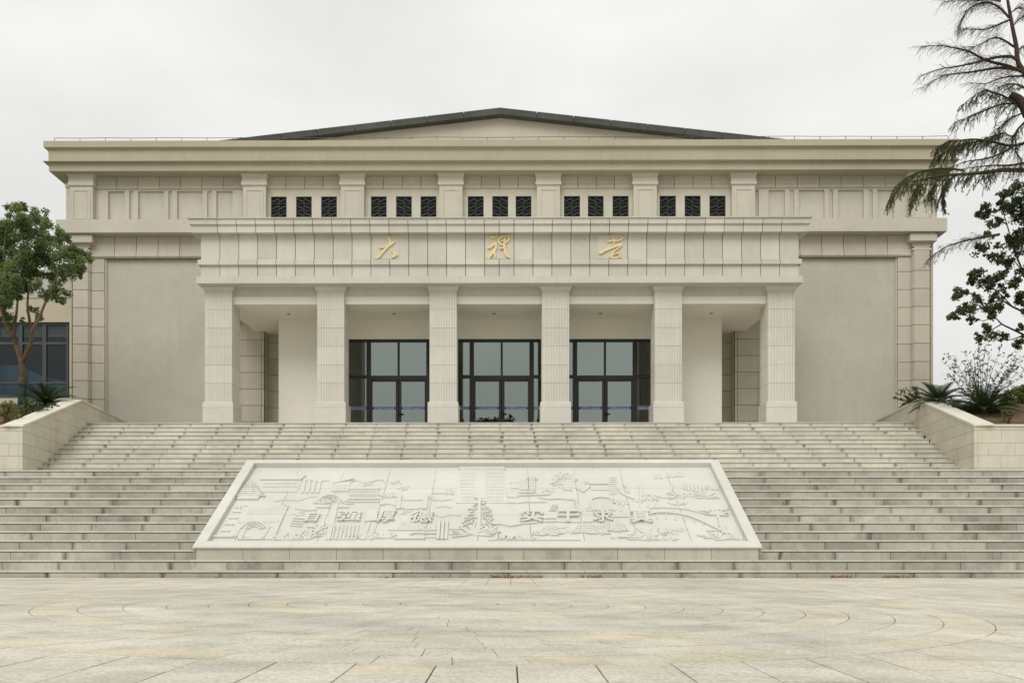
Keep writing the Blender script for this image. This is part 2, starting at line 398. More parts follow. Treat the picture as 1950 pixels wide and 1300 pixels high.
# fallen leaves along the foot of the stairs
b = MB()
def dead_leaf(x, y, z, s):
    a = random.uniform(0, 6.28); tl_ = random.uniform(-.7, .7); u = Vector((math.cos(a), math.sin(a), tl_ * .6)).normalized(); w = Vector((-math.sin(a), math.cos(a), random.uniform(-.4, .9))).normalized()
    p = Vector((x, y, z)); m_ = Vector((0, 0, s * .18))
    b.add([p - u * s, p - w * s * .5 + m_, p + u * s, p + w * s * .5 + m_], [[0, 1, 2], [0, 2, 3]], rt())
for px0, px1, n in ((935, 1000, 90), (1000, 1040, 30), (1105, 1150, 40), (1575, 1622, 60), (1680, 1728, 55), (1280, 1330, 14), (560, 600, 9), (690, 740, 16), (150, 230, 7), (40, 60, 4), (1400, 1560, 16), (1735, 1950, 14), (250, 560, 14), (740, 930, 14)):
    for _ in range(n):
        yy = D0 - abs(random.gauss(0, .05)) + .02; xx = X(random.uniform(px0, px1), D0)
        dead_leaf(xx, yy, zp(xx, yy) + .012 + random.random() * .03 * (n > 20), random.uniform(.014, .032))
o = b.build('fallen_leaves', M['dry'], kind='stuff', fix=False)
tag(o, 'dry brown fallen leaves lying along the foot of the lowest step', 'leaves')

# ------------------------------------------------------------------ stone relief lying on the lower stairs
rel = empty('stone_relief', (X(907, 15.9), 15.9, zn(2)))
tag(rel, 'long white carved stone relief panel in a plain frame lying sloped on the lower stairs', 'relief')
def put(o, parent):                                 # parent without moving
    o.parent = parent; o.location = Vector(o.location) - Vector(parent.location); return o
YB_, YT_ = 15.75, 19.05
PB = Vector((0, YB_, Z(1040, YB_))); PT = Vector((0, YT_, Z(875, YT_)))
vdir = (PT - PB).normalized(); ndir = Vector((1, 0, 0)).cross(vdir).normalized()
if ndir.z < 0: ndir = -ndir
LV = (PT - PB).length
XL0, XR0 = X(365.5, YB_), X(1450.5, YB_)
def rp(u, v, n=0): return Vector((u, 0, 0)) + PB + vdir * v + ndir * n
def rpix(px, py, off=0.0):                          # a point of the sloped panel, in its own u,v metres
    d = Vector(((px - CX) / F, 1, (CY - py) / F)); o_ = Vector((0, 0, H)); p0 = PB + ndir * off
    t = (p0 - o_).dot(ndir) / d.dot(ndir); q = o_ + d * t
    return (q.x, (q - p0).dot(vdir))
# plinth under the frame
b = MB(); n = 12; w = (XR0 - XL0 - .10) / n
for i in range(n):
    b2 = MB(); x0 = XL0 + .05 + i * w
    b2.box(x0 + .003, x0 + w - .003, YB_ + .035, YB_ + .30, zn(2) - .02, PB.z - .03, rt(.8))
    put(b2.build('plinth_block', M['plinth']), rel)
b = MB()                                            # core: wedge below the panel
A = [(XL0 + .09, YB_ + .12, zn(2) - .1), (XL0 + .09, YB_ + .12, PB.z - .13), (XL0 + .09, YT_ - .03, PT.z - .13), (XL0 + .09, YT_ - .03, zn(2) - .1)]
b.rings(A, [(XR0 - .09, y, z) for _, y, z in A]); put(b.build('core', M['plinth']), rel)
FW = .20; FH = .0; PD = -.10                       # frame width; face height; panel depth below the frame face
def quad_prism(pts, n0, n1, b=None, tone=0):
    b = b or MB(); b.rings([rp(u, v, n0) for u, v in pts], [rp(u, v, n1) for u, v in pts], tone); return b
FT = .24; FS = .185
iu0, iu1 = XL0 + FS, XR0 - FS; iv0, iv1 = .20, LV - .16
g = .002
for nm, pts in (('frame_bar', [(XL0, 0), (XR0, 0), (iu1 - g, iv0), (iu0 + g, iv0)]), ('frame_bar', [(XL0, LV), (iu0 + g, iv1), (iu1 - g, iv1), (XR0, LV)]),
                ('frame_bar', [(XL0, 2 * g), (iu0, iv0 + g), (iu0, iv1 - g), (XL0, LV - 2 * g)]), ('frame_bar', [(XR0, 2 * g), (XR0, LV - 2 * g), (iu1, iv1 - g), (iu1, iv0 + g)])):
    ob = quad_prism(pts, -.15, FH, tone=rt(.3))
    if pts[0] == (XL0, 0):                           # the front bar is cut flush with the plinth
        for q in (0, 1): ob.v[q] = tuple(rp(pts[q][0], 0.0, 0) - Vector((0, 0, .028))); 
    put(ob.build(nm, M['marble']), rel)
NCX, NRY = 10, 3
for i in range(NCX):
    for j in range(NRY):
        u0 = iu0 + (iu1 - iu0) * i / NCX; u1 = iu0 + (iu1 - iu0) * (i + 1) / NCX
        vv = [iv0, iv0 + (iv1 - iv0) * .36, iv0 + (iv1 - iv0) * .70, iv1]
        g = .0035
        put(quad_prism([(u0 + g, vv[j] + g), (u1 - g, vv[j] + g), (u1 - g, vv[j + 1] - g), (u0 + g, vv[j + 1] - g)], PD - .05, PD, tone=rt(.8)).build('relief_slab', M['marble']), rel)
CA = lambda x, y: rpix(360 + x / 3.482, 860 + y / 3.482, PD)
CB = lambda x, y: rpix(900 + x / 3.421, 860 + y / 3.421, PD)
hstep = [0]
def hh(h): hstep[0] = (hstep[0] + 1) % 7; return PD + h * .62 + hstep[0] * .0006
def carve(name, items, T):
    if 1 < len(items) <= 9 and name not in ('relief_tree', 'relief_bush', 'relief_palm'):
        for it in items: carve(name, [it], T)
        return
    b = MB()
    for it in items:
        k, h = it[0], it[1]
        if k == 'p': pts = [T(*p) for p in it[2]]; quad_prism(pts, PD - .004, hh(h), b)
        elif k == 'r':
            x0, y0, x1, y1 = it[2]; quad_prism([T(x0, y1), T(x1, y1), T(x1, y0), T(x0, y0)], PD - .004, hh(h), b)
        elif k == 'l':
            w = it[3]; P_ = [Vector(T(*p)) for p in it[2]]
            L_, R_ = [], []
            for i, p in enumerate(P_):
                d = (P_[min(i + 1, len(P_) - 1)] - P_[max(i - 1, 0)]).normalized(); nn = Vector((-d.y, d.x)) * w / 2
                L_.append(p + nn); R_.append(p - nn)
            top = hh(h)
            for i in range(len(P_) - 1): quad_prism([R_[i], R_[i + 1], L_[i + 1], L_[i]], PD - .004, top, b)
        elif k == 'w':                              # a leaf-like wedge at x,y pointing along angle, length, width (crop pixels)
            x, y, a, L, w = it[2]; p = Vector(T(x, y)); d = Vector((math.cos(a), math.sin(a))); q = Vector((-d.y, d.x))
            top = hh(h); tip = p + d * L
            pts = [p - q * w / 2, p + d * L * .55 - q * w * .55, tip, p + d * L * .55 + q * w * .55, p + q * w / 2]
            vs = [rp(u, v, PD - .004) for u, v in pts] + [rp(u, v, top * .3 + PD * .7 if i in (0, 4) else top) for i, (u, v) in enumerate(pts)]
            n_ = 5; b.add(vs, [[i, (i + 1) % n_, n_ + (i + 1) % n_, n_ + i] for i in range(n_)] + [list(range(n_, 2 * n_))])
    return put(b.build(name, M['marble']), rel)
def slots(x0, y0, x1, y1, nx, ny, h=.015, fx=.55, fy=.55, sk=0):
    out = []
    for i in range(nx):
        for j in range(ny):
            w, hh_ = (x1 - x0) / nx, (y1 - y0) / ny; a, c = x0 + i * w + sk * (y1 - (y0 + j * hh_)), y0 + j * hh_
            out.append(('r', h, (a, c, a + w * fx, c + hh_ * fy)))
    return out
def arc(cx, cy, rx, ry, a0, a1, n=10): return [(cx + rx * math.cos(R(a0 + (a1 - a0) * i / n)), cy - ry * math.sin(R(a0 + (a1 - a0) * i / n))) for i in range(n + 1)]
def conifer(x, y, s, T, name='relief_tree', rows=5, h=.05):
    it = [('l', h * .6, [(x, y), (x, y - s)], .03)]
    for r_ in range(rows):
        yy = y - s * .08 - s * .8 * r_ / rows; L = .30 * (1 - .75 * r_ / rows) * s / 90
        for sg in (-1, 1):
            it.append(('w', h, (x, yy, R(90 - sg * 112), L, .075)))
            it.append(('w', h * .8, (x + sg * 5, yy - 6, R(90 - sg * 80), L * .6, .055)))
    return carve(name, it, T)
def bush(x, y, s, T, n=11, h=.04):
    it = [('w', h * random.uniform(.6, 1), (x + rt(s * .25), y + rt(s * .08), R(90 + a), s / 100 * random.uniform(.55, 1) * .30, .035)) for a in np.linspace(-95, 95, n)]
    return carve('relief_bush', it, T)
def roundtree(x, y, s, T, h=.035):
    it = [('l', h * .6, [(x, y), (x, y - s * .5)], .03)]
    for k in range(16):
        a = random.uniform(0, 6.28); r_ = s * .5 * math.sqrt(random.random()); it.append(('w', h * random.uniform(.5, 1), (x + r_ * math.cos(a), y - s * .75 + r_ * .5 * math.sin(a), random.uniform(0, 6.28), .075, .055)))
    return carve('relief_tree', it, T)
# ---- left half
conifer(408, 292, 100, CA, rows=6, h=.07); carve('relief_ledge', [('p', .05, [(312, 320), (455, 320), (470, 297), (328, 297)])], CA)
carve('relief_building', [('p', .045, [(474, 190), (742, 190), (775, 160), (486, 160)]), ('p', .02, [(465, 268), (715, 268), (742, 192), (480, 192)])] + slots(490, 205, 720, 250, 14, 2, .035, .6, .5), CA)
carve('relief_building', [('p', .03, [(740 + 34 * i, 275), (758 + 34 * i, 275), (776 + 34 * i, 178 + 6 * i), (758 + 34 * i, 178 + 6 * i)]) for i in range(4)], CA)
carve('relief_building', [('p', .03, [(945, 265), (1058, 265), (1070, 200), (960, 212)]), ('l', .05, [(955, 213), (1020, 200), (1096, 183), (1088, 200)], .03)] + slots(962, 222, 1050, 258, 7, 1, .045, .45, .9), CA)
carve('relief_building', [('r', .05, (1062, 240, 1262, 254)), ('r', .02, (1062, 254, 1255, 312)), ('r', .045, (1060, 282, 1258, 290)), ('r', .05, (1055, 312, 1262, 322)), ('r', .03, (1060, 326, 1262, 336))] + slots(1066, 258, 1252, 282, 15, 1, .05, .4, 1) + slots(1066, 292, 1252, 312, 15, 1, .05, .4, 1), CA)
carve('relief_hill', [('l', .025, [(1060, 200), (1110, 190), (1150, 205), (1200, 205), (1250, 188), (1290, 190), (1300, 205)], .02), ('l', .02, [(560, 330), (640, 318), (730, 325), (800, 300), (850, 300)], .02)], CA)
carve('relief_gate', [('p', .05, [(1368, 384), (1400, 384), (1412, 286), (1384, 286)]), ('p', .05, [(1545, 384), (1576, 384), (1592, 286), (1562, 286)]), ('r', .03, (1420, 318, 1540, 326)), ('r', .03, (1430, 378, 1528, 384)), ('p', .02, [(1400, 376), (1545, 376), (1555, 330), (1408, 330)])], CA)
carve('relief_wall', [('l', .03, [(1605, 278), (1680, 276), (1756, 284)], .025), ('l', .03, [(1612, 318), (1680, 325), (1745, 316)], .03), ('l', .025, [(1266, 354), (1320, 346), (1370, 358)], .03), ('r', .04, (1268, 330, 1300, 356)), ('l', .03, [(1270, 292), (1320, 304), (1378, 298)], .03)], CA)
carve('relief_arch', [('l', .045, arc(935, 335, r_, r_ * .62, 10, 170), .028) for r_ in (36, 54, 72)] + [('r', .04, (842, 362, 930, 374)), ('r', .04, (985, 362, 1058, 374))], CA)
for x in (872, 905, 985, 1020): bush(x, 340, 70, CA, 7, .045)
carve('relief_path', [('p', .03, [(905, 585), (935, 585), (990, 350), (950, 350)])], CA)
carve('relief_facade', [('p', .02, [(285, 560), (560, 585), (655, 360), (360, 360)])] + slots(378, 372, 620, 420, 13, 1, .035, .55, 1, .1) + slots(355, 430, 590, 470, 11, 1, .03, .5, 1, .1) + [('r', .05, (360, 360, 385, 367)), ('r', .05, (628, 356, 655, 363)), ('l', .045, [(562, 575), (600, 480), (652, 362)], .03)], CA)
carve('relief_arch', [('l', .06, arc(430, 525, r_, r_ * .62, 12, 168), .03) for r_ in (40, 62, 84)] + [('l', .05, [(330, 580), (385, 490)], .05), ('l', .05, [(485, 575), (530, 500)], .05), ('r', .045, (320, 578, 485, 586))] + [('l', .04, [(300 + 22 * i, 580), (345 + 22 * i, 500)], .02) for i in range(3)], CA)
for y_ in (398, 438, 480, 523): carve('relief_bar', [('p', .035, [(285 - (y_ - 398) * .62, y_ + 7), (345 - (y_ - 398) * .62, y_ + 7), (350 - (y_ - 398) * .62, y_), (292 - (y_ - 398) * .62, y_)])], CA)
carve('relief_ledge', [('p', .05, [(148, 572), (290, 572), (296, 560), (160, 560)])], CA)
for x, y, s in ((370, 470, 60), (455, 465, 55), (530, 475, 60), (600, 575, 80), (640, 585, 70), (700, 580, 85)): bush(x, y, s, CA, 9)
carve('relief_steps', [('l', .04, [(670 + 8 * i, 490 - 16 * i), (745 + 8 * i, 498 - 16 * i)], .025) for i in range(4)] + [('l', .03, [(705, 380), (780, 392), (850, 388)], .02)], CA)
for k in range(5): bush(770 + 24 * k, 575 - 18 * k, 80, CA, 8, .045)
carve('relief_columns', [('p', .03, [(940 + 26 * i, 585), (952 + 26 * i, 585), (972 + 26 * i, 490), (960 + 26 * i, 490)]) for i in range(7)], CA)
carve('relief_tower', [('p', .03, [(1135, 585), (1165, 585), (1205, 470), (1180, 470)]), ('p', .05, [(1165, 470), (1248, 460), (1250, 395), (1225, 378), (1190, 388)]), ('l', .03, [(1205, 585), (1240, 480)], .03)], CA)
for x in (1180, 1215, 1290, 1310): bush(x, 570, 80, CA, 8, .04)
carve('relief_benches', [('r', .03, (1320, 515, 1640, 523)), ('r', .04, (1360, 575, 1560, 583)), ('l', .05, [(1465, 552), (1500, 542), (1560, 546), (1638, 545)], .03), ('r', .03, (1560, 565, 1640, 572)), ('r', .03, (1725, 512, 1810, 518)), ('r', .03, (1725, 545, 1800, 551))], CA)
carve('relief_columns', [('p', .05, [(1640 + 26 * i, 584), (1660 + 26 * i, 584), (1668 + 26 * i, 462), (1650 + 26 * i, 462)]) for i in range(3)], CA)
for x in (1440, 1475, 1510): conifer(x, 515, 60, CA, rows=4, h=.035)
carve('relief_cloud', [('l', .025, [(1620, 420), (1680, 435), (1740, 418), (1800, 425)], .025), ('l', .025, [(1640, 370), (1690, 362), (1740, 372)], .03), ('l', .02, [(700, 200), (760, 190), (860, 200), (925, 190)], .02)], CA)
# ---- the tower and the big tree in the middle (photo pixels)
CP = lambda x, y: rpix(x, y, PD)
carve('relief_tower', [('p', .015, [(868, 958), (966, 958), (958, 889), (878, 889)]), ('p', .03, [(874, 895), (962, 895), (961, 889), (876, 889)]), ('p', .04, [(906, 950), (926, 950), (924, 897), (909, 897)])] +
      [('r', .032, (877 + 5.6 * i, 899 + 6.4 * j, 880.4 + 5.6 * i, 903 + 6.4 * j)) for i in range(15) for j in range(9) if not 4.8 < i < 8.2], CP)
it = [('l', .045, [(912, 1008), (913, 960), (914, 947)], .05)]
for k in range(95):
    f_ = random.random() ** .7; sg = random.choice((-1, 1)); w_ = 4 + 27 * f_
    xx = 913 + sg * w_ * random.uniform(.25, 1); yy = 948 + f_ * 52 + rt(2)
    it.append(('w', .06 * random.uniform(.6, 1), (xx, yy, R(-90 + sg * random.uniform(15, 65)), random.uniform(.06, .11), .045)))
carve('relief_tree', it, CP)
carve('relief_bush', [('w', .06 * random.uniform(.7, 1), (905 + rt(6), 1016 + rt(3), R(a + rt(6)), random.uniform(.22, .42), .04)) for a in np.linspace(-15, 195, 34)], CP)
carve('relief_bush', [('w', .05, (935 + rt(8), 1012 + rt(3), R(a), random.uniform(.12, .2), .04)) for a in np.linspace(0, 180, 14)], CP)
# ---- low carved scenery that fills the ground between the larger motifs
for k in range(46):
    T_ = CA if k % 2 else CB; xx, yy = random.uniform(420, 1700), random.choice((random.uniform(200, 330), random.uniform(480, 560), random.uniform(340, 410)))
    if T_ is CA: xx = random.uniform(300, 1780)
    carve('relief_foliage', [('w', .022 * random.uniform(.6, 1.2), (xx + rt(26), yy + rt(12), random.uniform(0, 6.28), random.uniform(.04, .09), .035)) for _ in range(12)], T_)
# ---- right half
carve('relief_pagoda', [('p', .05, [(352, 176), (415, 176), (404, 160), (386, 151), (366, 160)]), ('r', .04, (366, 176, 408, 258)), ('r', .05, (350, 172, 362, 186)), ('r', .05, (410, 172, 420, 188))] + slots(370, 182, 404, 254, 2, 4, .055, .7, .6), CB)
carve('relief_wall', [('r', .03, (243, 198, 305, 206)), ('r', .02, (250, 206, 310, 240)), ('r', .025, (305, 183, 360, 250)), ('r', .04, (300, 262, 400, 272)), ('l', .045, [(290, 290), (400, 286), (480, 284)], .03), ('l', .03, [(215, 296), (300, 300)], .02), ('l', .03, [(410, 262), (425, 280), (480, 282), (510, 278)], .025)] + slots(310, 190, 356, 245, 4, 3, .035, .6, .6), CB)
roundtree(590, 235, 110, CB); roundtree(640, 240, 90, CB); roundtree(560, 230, 70, CB)
carve('relief_cloud', [('l', .035, [(430, 300), (490, 312), (560, 308), (670, 318)], .03), ('l', .03, [(510, 210), (545, 200), (590, 218), (600, 250), (650, 255)], .03), ('l', .03, [(220, 332), (290, 336), (340, 330), (480, 330)], .03)], CB)
carve('relief_building', [('r', .045, (755, 208, 880, 216)), ('r', .03, (770, 246, 900, 252)), ('r', .02, (890, 165, 935, 280)), ('l', .04, [(670, 235), (720, 266), (765, 228)], .03)] + slots(893, 170, 935, 280, 1, 8, .04, .9, .4), CB)
carve('relief_path', [('l', .045, [(950, 240), (970, 275), (1000, 290), (1050, 312)], .04), ('l', .035, [(980, 215), (1010, 240), (1015, 270)], .03)], CB)
carve('relief_building', [('p', .04, [(1092, 322), (1108, 322), (1094, 205), (1080, 205)]), ('r', .02, (1040, 318, 1110, 324))], CB)
carve('relief_building', [('r', .025, (555, 335, 660, 400)), ('r', .04, (580, 345, 640, 390)), ('r', .05, (596, 356, 624, 384))] + [('l', .04, [(665 + 8 * i, 325), (690 + 8 * i, 400)], .02) for i in range(3)] + [('l', .03, [(500 + 12 * i, 390), (520 + 12 * i, 345)], .02) for i in range(4)], CB)
carve('relief_hall', [('p', .02, [(770, 388), (935, 385), (905, 320), (765, 322)])] + [('p', .045, [(775 + 22 * i, 385), (784 + 22 * i, 385), (778 + 21 * i, 318), (770 + 21 * i, 318)]) for i in range(7)] + [('l', .04, arc(840, 322, 70, 22, 0, 180), .03)], CB)
roundtree(965, 392, 75, CB, .05); roundtree(1140, 360, 80, CB, .04); roundtree(1185, 362, 80, CB, .04); roundtree(1090, 360, 60, CB, .035)
carve('relief_path', [('l', .04, arc(1270, 292, 45, 20, -80, 90), .03), ('l', .03, [(1215, 300), (1260, 302), (1310, 298)], .025), ('l', .03, arc(1325, 330, 50, 16, 180, 360), .03)], CB)
carve('relief_pillars', [('p', .025, [(1282 + 3 * k, 272 - 10 * k), (1296 + 3 * k, 270 - 10 * k), (1296 + 3 * k, 262 - 10 * k), (1280 + 3 * k, 262 - 10 * k)]) for k in range(6)] , CB)
carve('relief_pillars', [('p', .025, [(1375 + 26 * i, 250 + 4 * i), (1388 + 26 * i, 250 + 4 * i), (1380 + 24 * i, 208 + 3 * i), (1368 + 24 * i, 208 + 3 * i)]) for i in range(6)], CB)
for x, y in ((1560, 245), (1590, 250), (1480, 285), (1530, 290), (1340, 275), (1380, 285), (1420, 290)): bush(x, y, 70, CB, 7, .03)
carve('relief_wall', [('l', .03, [(1390, 370), (1440, 386), (1500, 390), (1560, 384), (1680, 378)], .03), ('l', .03, [(1450, 300), (1530, 306), (1610, 304)], .03), ('l', .025, [(1660, 365), (1640, 385), (1610, 395)], .03)], CB)
carve('relief_bridge', [('l', .06, [(1140, 412), (1190, 402), (1260, 400), (1340, 408), (1420, 428), (1500, 460), (1560, 490), (1620, 520)], .045), ('l', .035, [(1150, 372), (1230, 366), (1330, 370), (1420, 384), (1520, 408)], .03), ('l', .03, [(1520, 515), (1570, 516), (1612, 518)], .03)] + [('l', .03, [(1200 + 60 * i, 404 + i * i * 1.2), (1200 + 60 * i, 440 + i * i * 1.5)], .018) for i in range(6)], CB)
carve('relief_palm', [('l', .05, [(1650, 540), (1615, 470), (1590, 412)], .05), ('l', .05, [(1632, 540), (1600, 470)], .03)] + [('w', .06, (1588, 412, R(a), .22, .05)) for a in (10, 45, 80, 115, 150, 185, -20)], CB)
for x, y, s in ((1590, 570, 110), (1640, 575, 90), (1715, 565, 90), (1745, 570, 70), (1080, 572, 90), (1105, 572, 100), (1150, 545, 110), (1180, 545, 110), (1205, 572, 70), (1240, 575, 70), (1290, 577, 50), (340, 570, 90), (440, 540, 60), (360, 572, 60)): bush(x, y, s, CB, 10, .045)
for x, y in ((492, 540), (515, 530), (715, 525), (800, 525), (825, 530), (900, 515), (945, 510)): conifer(x, y, 62, CB, rows=4, h=.045)
carve('relief_wall', [('r', .045, (945, 556, 1080, 563)), ('l', .05, [(158, 575), (160, 545), (178, 546), (180, 572), (205, 572), (208, 552), (230, 553), (232, 575), (255, 576), (262, 560), (282, 562)], .03), ('r', .03, (1130, 556, 1195, 562)), ('l', .03, [(900, 558), (925, 566)], .03), ('r', .03, (100, 575, 700, 579)), ('l', .04, [(170, 470), (250, 486), (330, 470), (420, 464)], .05), ('l', .04, [(470, 438), (545, 436), (550, 458), (470, 460)], .03), ('l', .03, [(890, 425), (1020, 424)], .05), ('l', .03, [(560, 458), (700, 462), (780, 458)], .025)], CB)
for x, y in ((1205, 172), (1285, 165), (1345, 160)): conifer(x, y, 30, CB, rows=3, h=.03)
# ---- the carved characters of the motto
def text_mesh(s, size, depth, bold=0.0):
    cu = bpy.data.curves.new('lettering', 'FONT'); cu.body = s; cu.size = size; cu.extrude = depth; cu.offset = bold; cu.resolution_u = 2; cu.align_x = 'CENTER'; cu.align_y = 'CENTER'
    o = bpy.data.objects.new('lettering', cu); COL.objects.link(o)
    bpy.context.view_layer.update(); dg = bpy.context.evaluated_depsgraph_get()
    me = bpy.data.meshes.new_from_object(o.evaluated_get(dg)); bpy.data.objects.remove(o); bpy.data.curves.remove(cu)
    return me
def text_object(name, s, size, depth, mat, mtx_fn, bold=0.0, wh=None):
    me = text_mesh(s, size, depth, bold)
    co = np.zeros(len(me.vertices) * 3); me.vertices.foreach_get('co', co); co = co.reshape(-1, 3)
    if len(co):
        c = (co.max(0) + co.min(0)) / 2; e = co.max(0) - co.min(0); co -= c
        if wh: co[:, 0] *= wh[0] / max(e[0], 1e-4); co[:, 1] *= wh[1] / max(e[1], 1e-4)
        co = np.array([mtx_fn(*p) for p in co])
        me.vertices.foreach_set('co', co.ravel())
    me.materials.clear(); me.materials.append(mat); me.update()
    o = bpy.data.objects.new(name, me); COL.objects.link(o); return o
for ch, T, x, y, w_, h_ in (('自', CA, 820, 440, 78, 62), ('强', CA, 1065, 436, 165, 62), ('厚', CA, 1312, 437, 110, 78), ('德', CA, 1545, 440, 150, 74), ('实', CB, 388, 425, 150, 82), ('干', CB, 622, 428, 140, 74), ('求', CB, 848, 428, 130, 74), ('真', CB, 1095, 428, 145, 84)):
    u0, v0 = T(x, y); ww = T(x + w_ / 2, y)[0] - T(x - w_ / 2, y)[0]; hh_ = T(x, y - h_ / 2)[1] - T(x, y + h_ / 2)[1]
    o = text_object('carved_character', ch, .5, .026, M['marble'], lambda a, b_, c_: tuple(rp(u0 + a + b_ * .06, v0 + b_, PD + .024 + c_)), bold=.009, wh=(ww, hh_))
    put(o, rel)

# ------------------------------------------------------------------ planters beside the stairs
def planter(side, label):
    root = empty('stone_planter', (xcheek(side, 23.6), 23.6, Z_LAND)); tag(root, label, 'planter')
    YFR = 23.55; ZF = Z(808, YFR); YPK = Y_TER - .45; ZPK = Z(763, YPK + .3)
    p0 = Vector((xcheek(side, YFR), YFR, 0)); p1 = Vector((xcheek(side, 33.2), 33.2, 0)); dv = (p1 - p0).normalized(); LN = (p1 - p0).length
    out = Vector((-side * dv.y, side * dv.x, 0)) * -1
    out = Vector((dv.y * side, -dv.x * side, 0))    # away from the stairs
    sp = (YPK - YFR) / dv.y; sl = (ZPK - ZF) / sp
    CT = .05
    # cheek wall blocks
    RH = .318; z = Z_LAND - .25; row = 0; b0 = MB()
    while z < ZPK:
        s = -.31 * (row % 2) - .02; row += 1
        while s < LN:
            poly = [(max(s, 0) + .003, z + .003), (min(s + .9, LN) - .003, z + .003), (min(s + .9, LN) - .003, z + RH - .003), (max(s, 0) + .003, z + RH - .003)]
            s += .9
            poly = clip(poly, -sl, 1, ZF - CT - .002); poly = clip(poly, 0, 1, ZPK - CT - .002)
            if len(poly) < 3: continue
            ys = [YFR + p[0] * dv.y for p in poly]
            zs = [p[1] for p in poly]
            k = max(0, min(25, int((min(ys) - Y_UP) / TREAD) + 14))
            if max(zs) < (zn(k) if min(ys) > Y_UP else -9): continue
            bb = MB(); bb.rings([p0 + dv * a + Vector((0, 0, c)) for a, c in poly], [p0 + dv * a + out * .08 + Vector((0, 0, c)) for a, c in poly], rt())
            put(bb.build('wall_stone', M['wallstone']), root)
        z += RH
    # front wall blocks
    z = Z_LAND - .25; row = 0; W = 9.0
    while z < ZF - CT - .01:
        z1 = min(z + RH, ZF - CT); s = -.33 * (row % 2); row += 1
        while s < W:
            a, c = max(s, 0), min(s + .68, W); s += .68
            xa, xb = p0.x + side * (a + .003 + (.085 if a == 0 else 0)), p0.x + side * (c - .003)
            bb = MB(); bb.box(min(xa, xb), max(xa, xb), YFR, YFR + .08, z + .003, z1 - .003, rt()); put(bb.build('wall_stone', M['wallstone']), root)
        z += RH
    bb = MB()                                       # dark backing behind the joints
    prof = [(0, Z_LAND - .3), (LN, Z_LAND - .3), (LN, ZPK - CT - .01), (sp, ZPK - CT - .01), (0, ZF - CT - .01)]
    bb.rings([p0 + dv * (a + .05) + out * .03 + Vector((0, 0, c)) for a, c in prof], [p0 + dv * (a + .05) + out * .35 + Vector((0, 0, c)) for a, c in prof])
    bb.box(min(p0.x + side * .1, p0.x + side * W), max(p0.x + side * .1, p0.x + side * W), YFR + .03, YFR + .3, Z_LAND - .3, ZF - CT - .01)
    put(bb.build('backing', M['mortar']), root)
    # copings: sloped length, level length, front length
    CW = .46; ov = .03
    def cop(pts_in, tone):
        bb = MB(); A = [Vector(p) for p in pts_in]; bb.rings([p - Vector((0, 0, CT)) for p in A], A, tone); put(bb.build('coping', M['coping']), root)
    n = 5
    for i in range(n):
        a, c = sp * i / n, sp * (i + 1) / n - .004
        za, zc = ZF + sl * a, ZF + sl * c
        a_ = a - .03 if i == 0 else a
        q = [p0 + dv * a_ - out * ov + Vector((0, 0, za)), p0 + dv * c - out * ov + Vector((0, 0, zc)), p0 + dv * c + out * CW + Vector((0, 0, zc)), p0 + dv * (a_ + (.0 if i else 0)) + out * CW + Vector((0, 0, za))]
        cop(q, rt())
    for i in range(6):
        a, c = sp + (LN - sp) * i / 6, sp + (LN - sp) * (i + 1) / 6 - .004
        cop([p0 + dv * a - out * ov + Vector((0, 0, ZPK)), p0 + dv * c - out * ov + Vector((0, 0, ZPK)), p0 + dv * c + out * CW + Vector((0, 0, ZPK)), p0 + dv * a + out * CW + Vector((0, 0, ZPK))], rt())
    for i in range(9):
        a, c = i * 1.0 + (CW + .01 if i == 0 else .002), (i + 1) * 1.0 - .002
        cop([(p0.x + side * a, YFR - ov, ZF - .004), (p0.x + side * c, YFR - ov, ZF - .004), (p0.x + side * c, YFR + .3, ZF - .004), (p0.x + side * a, YFR + .3, ZF - .004)], rt())
    # soil, rising towards the terrace
    bb = MB(); vs = []; fs = []; nx, ny = 22, 24
    for j in range(ny + 1):
        for i in range(nx + 1):
            y = YFR + .25 + (33.0 - YFR) * j / ny; x = xcheek(side, y) + side * (.38 + 8.2 * i / nx)
            s = (y - YFR) / dv.y; zt = min(ZF + sl * s, ZPK) - .10
            vs.append((x, y, zt + .10 * mnoise.noise((x * .9, y * .9, 3)) - .04))
    for j in range(ny):
        for i in range(nx):
            a = j * (nx + 1) + i; fs.append([a, a + 1, a + nx + 2, a + nx + 1])
    bb.add(vs, fs); put(bb.build('soil', M['soil'], smooth=True), root)
    return root, YFR, ZF, YPK, ZPK, sl
plL = planter(-1, 'stone planter with a sloping coping on the left of the stairs, below the leafy tree')
plR = planter(1, 'stone planter with rust-stained front on the right of the stairs, below the conifer')
YFR, ZF, YPK, ZPK, SLP = plR[1:]
def soil_z(y): return min(ZF + SLP * (y - YFR), ZPK) - .12
# outer coping stones of the planters
for root, side, pxa, pxb in ((plR[0], 1, 1950, 1886), (plL[0], -1, -12, 20)):
    bb = MB(); y0, y1 = 24.6, 27.2
    pts = [(X(pxa, y0), y0, Z(806, y0)), (X(pxb, y1), y1, Z(785, y1))]
    (xa, ya, za), (xb, yb, zb) = pts; w_ = .5 * side
    A = [(xa, ya, za), (xb, yb, zb), (xb + w_ * .2, yb + .5, zb + .02), (xb + w_, yb + .35, zb - .04), (xa + w_, ya, za)]
    bb.rings([(a, b_, c - .06) for a, b_, c in A], A); put(bb.build('outer_coping', M['coping']), root)
    bb = MB(); bb.rings([(a, b_, c - .065) for a, b_, c in A], [(a, b_, Z_LAND) for a, b_, c in A]); put(bb.build('outer_wall', M['wallstone']), root)

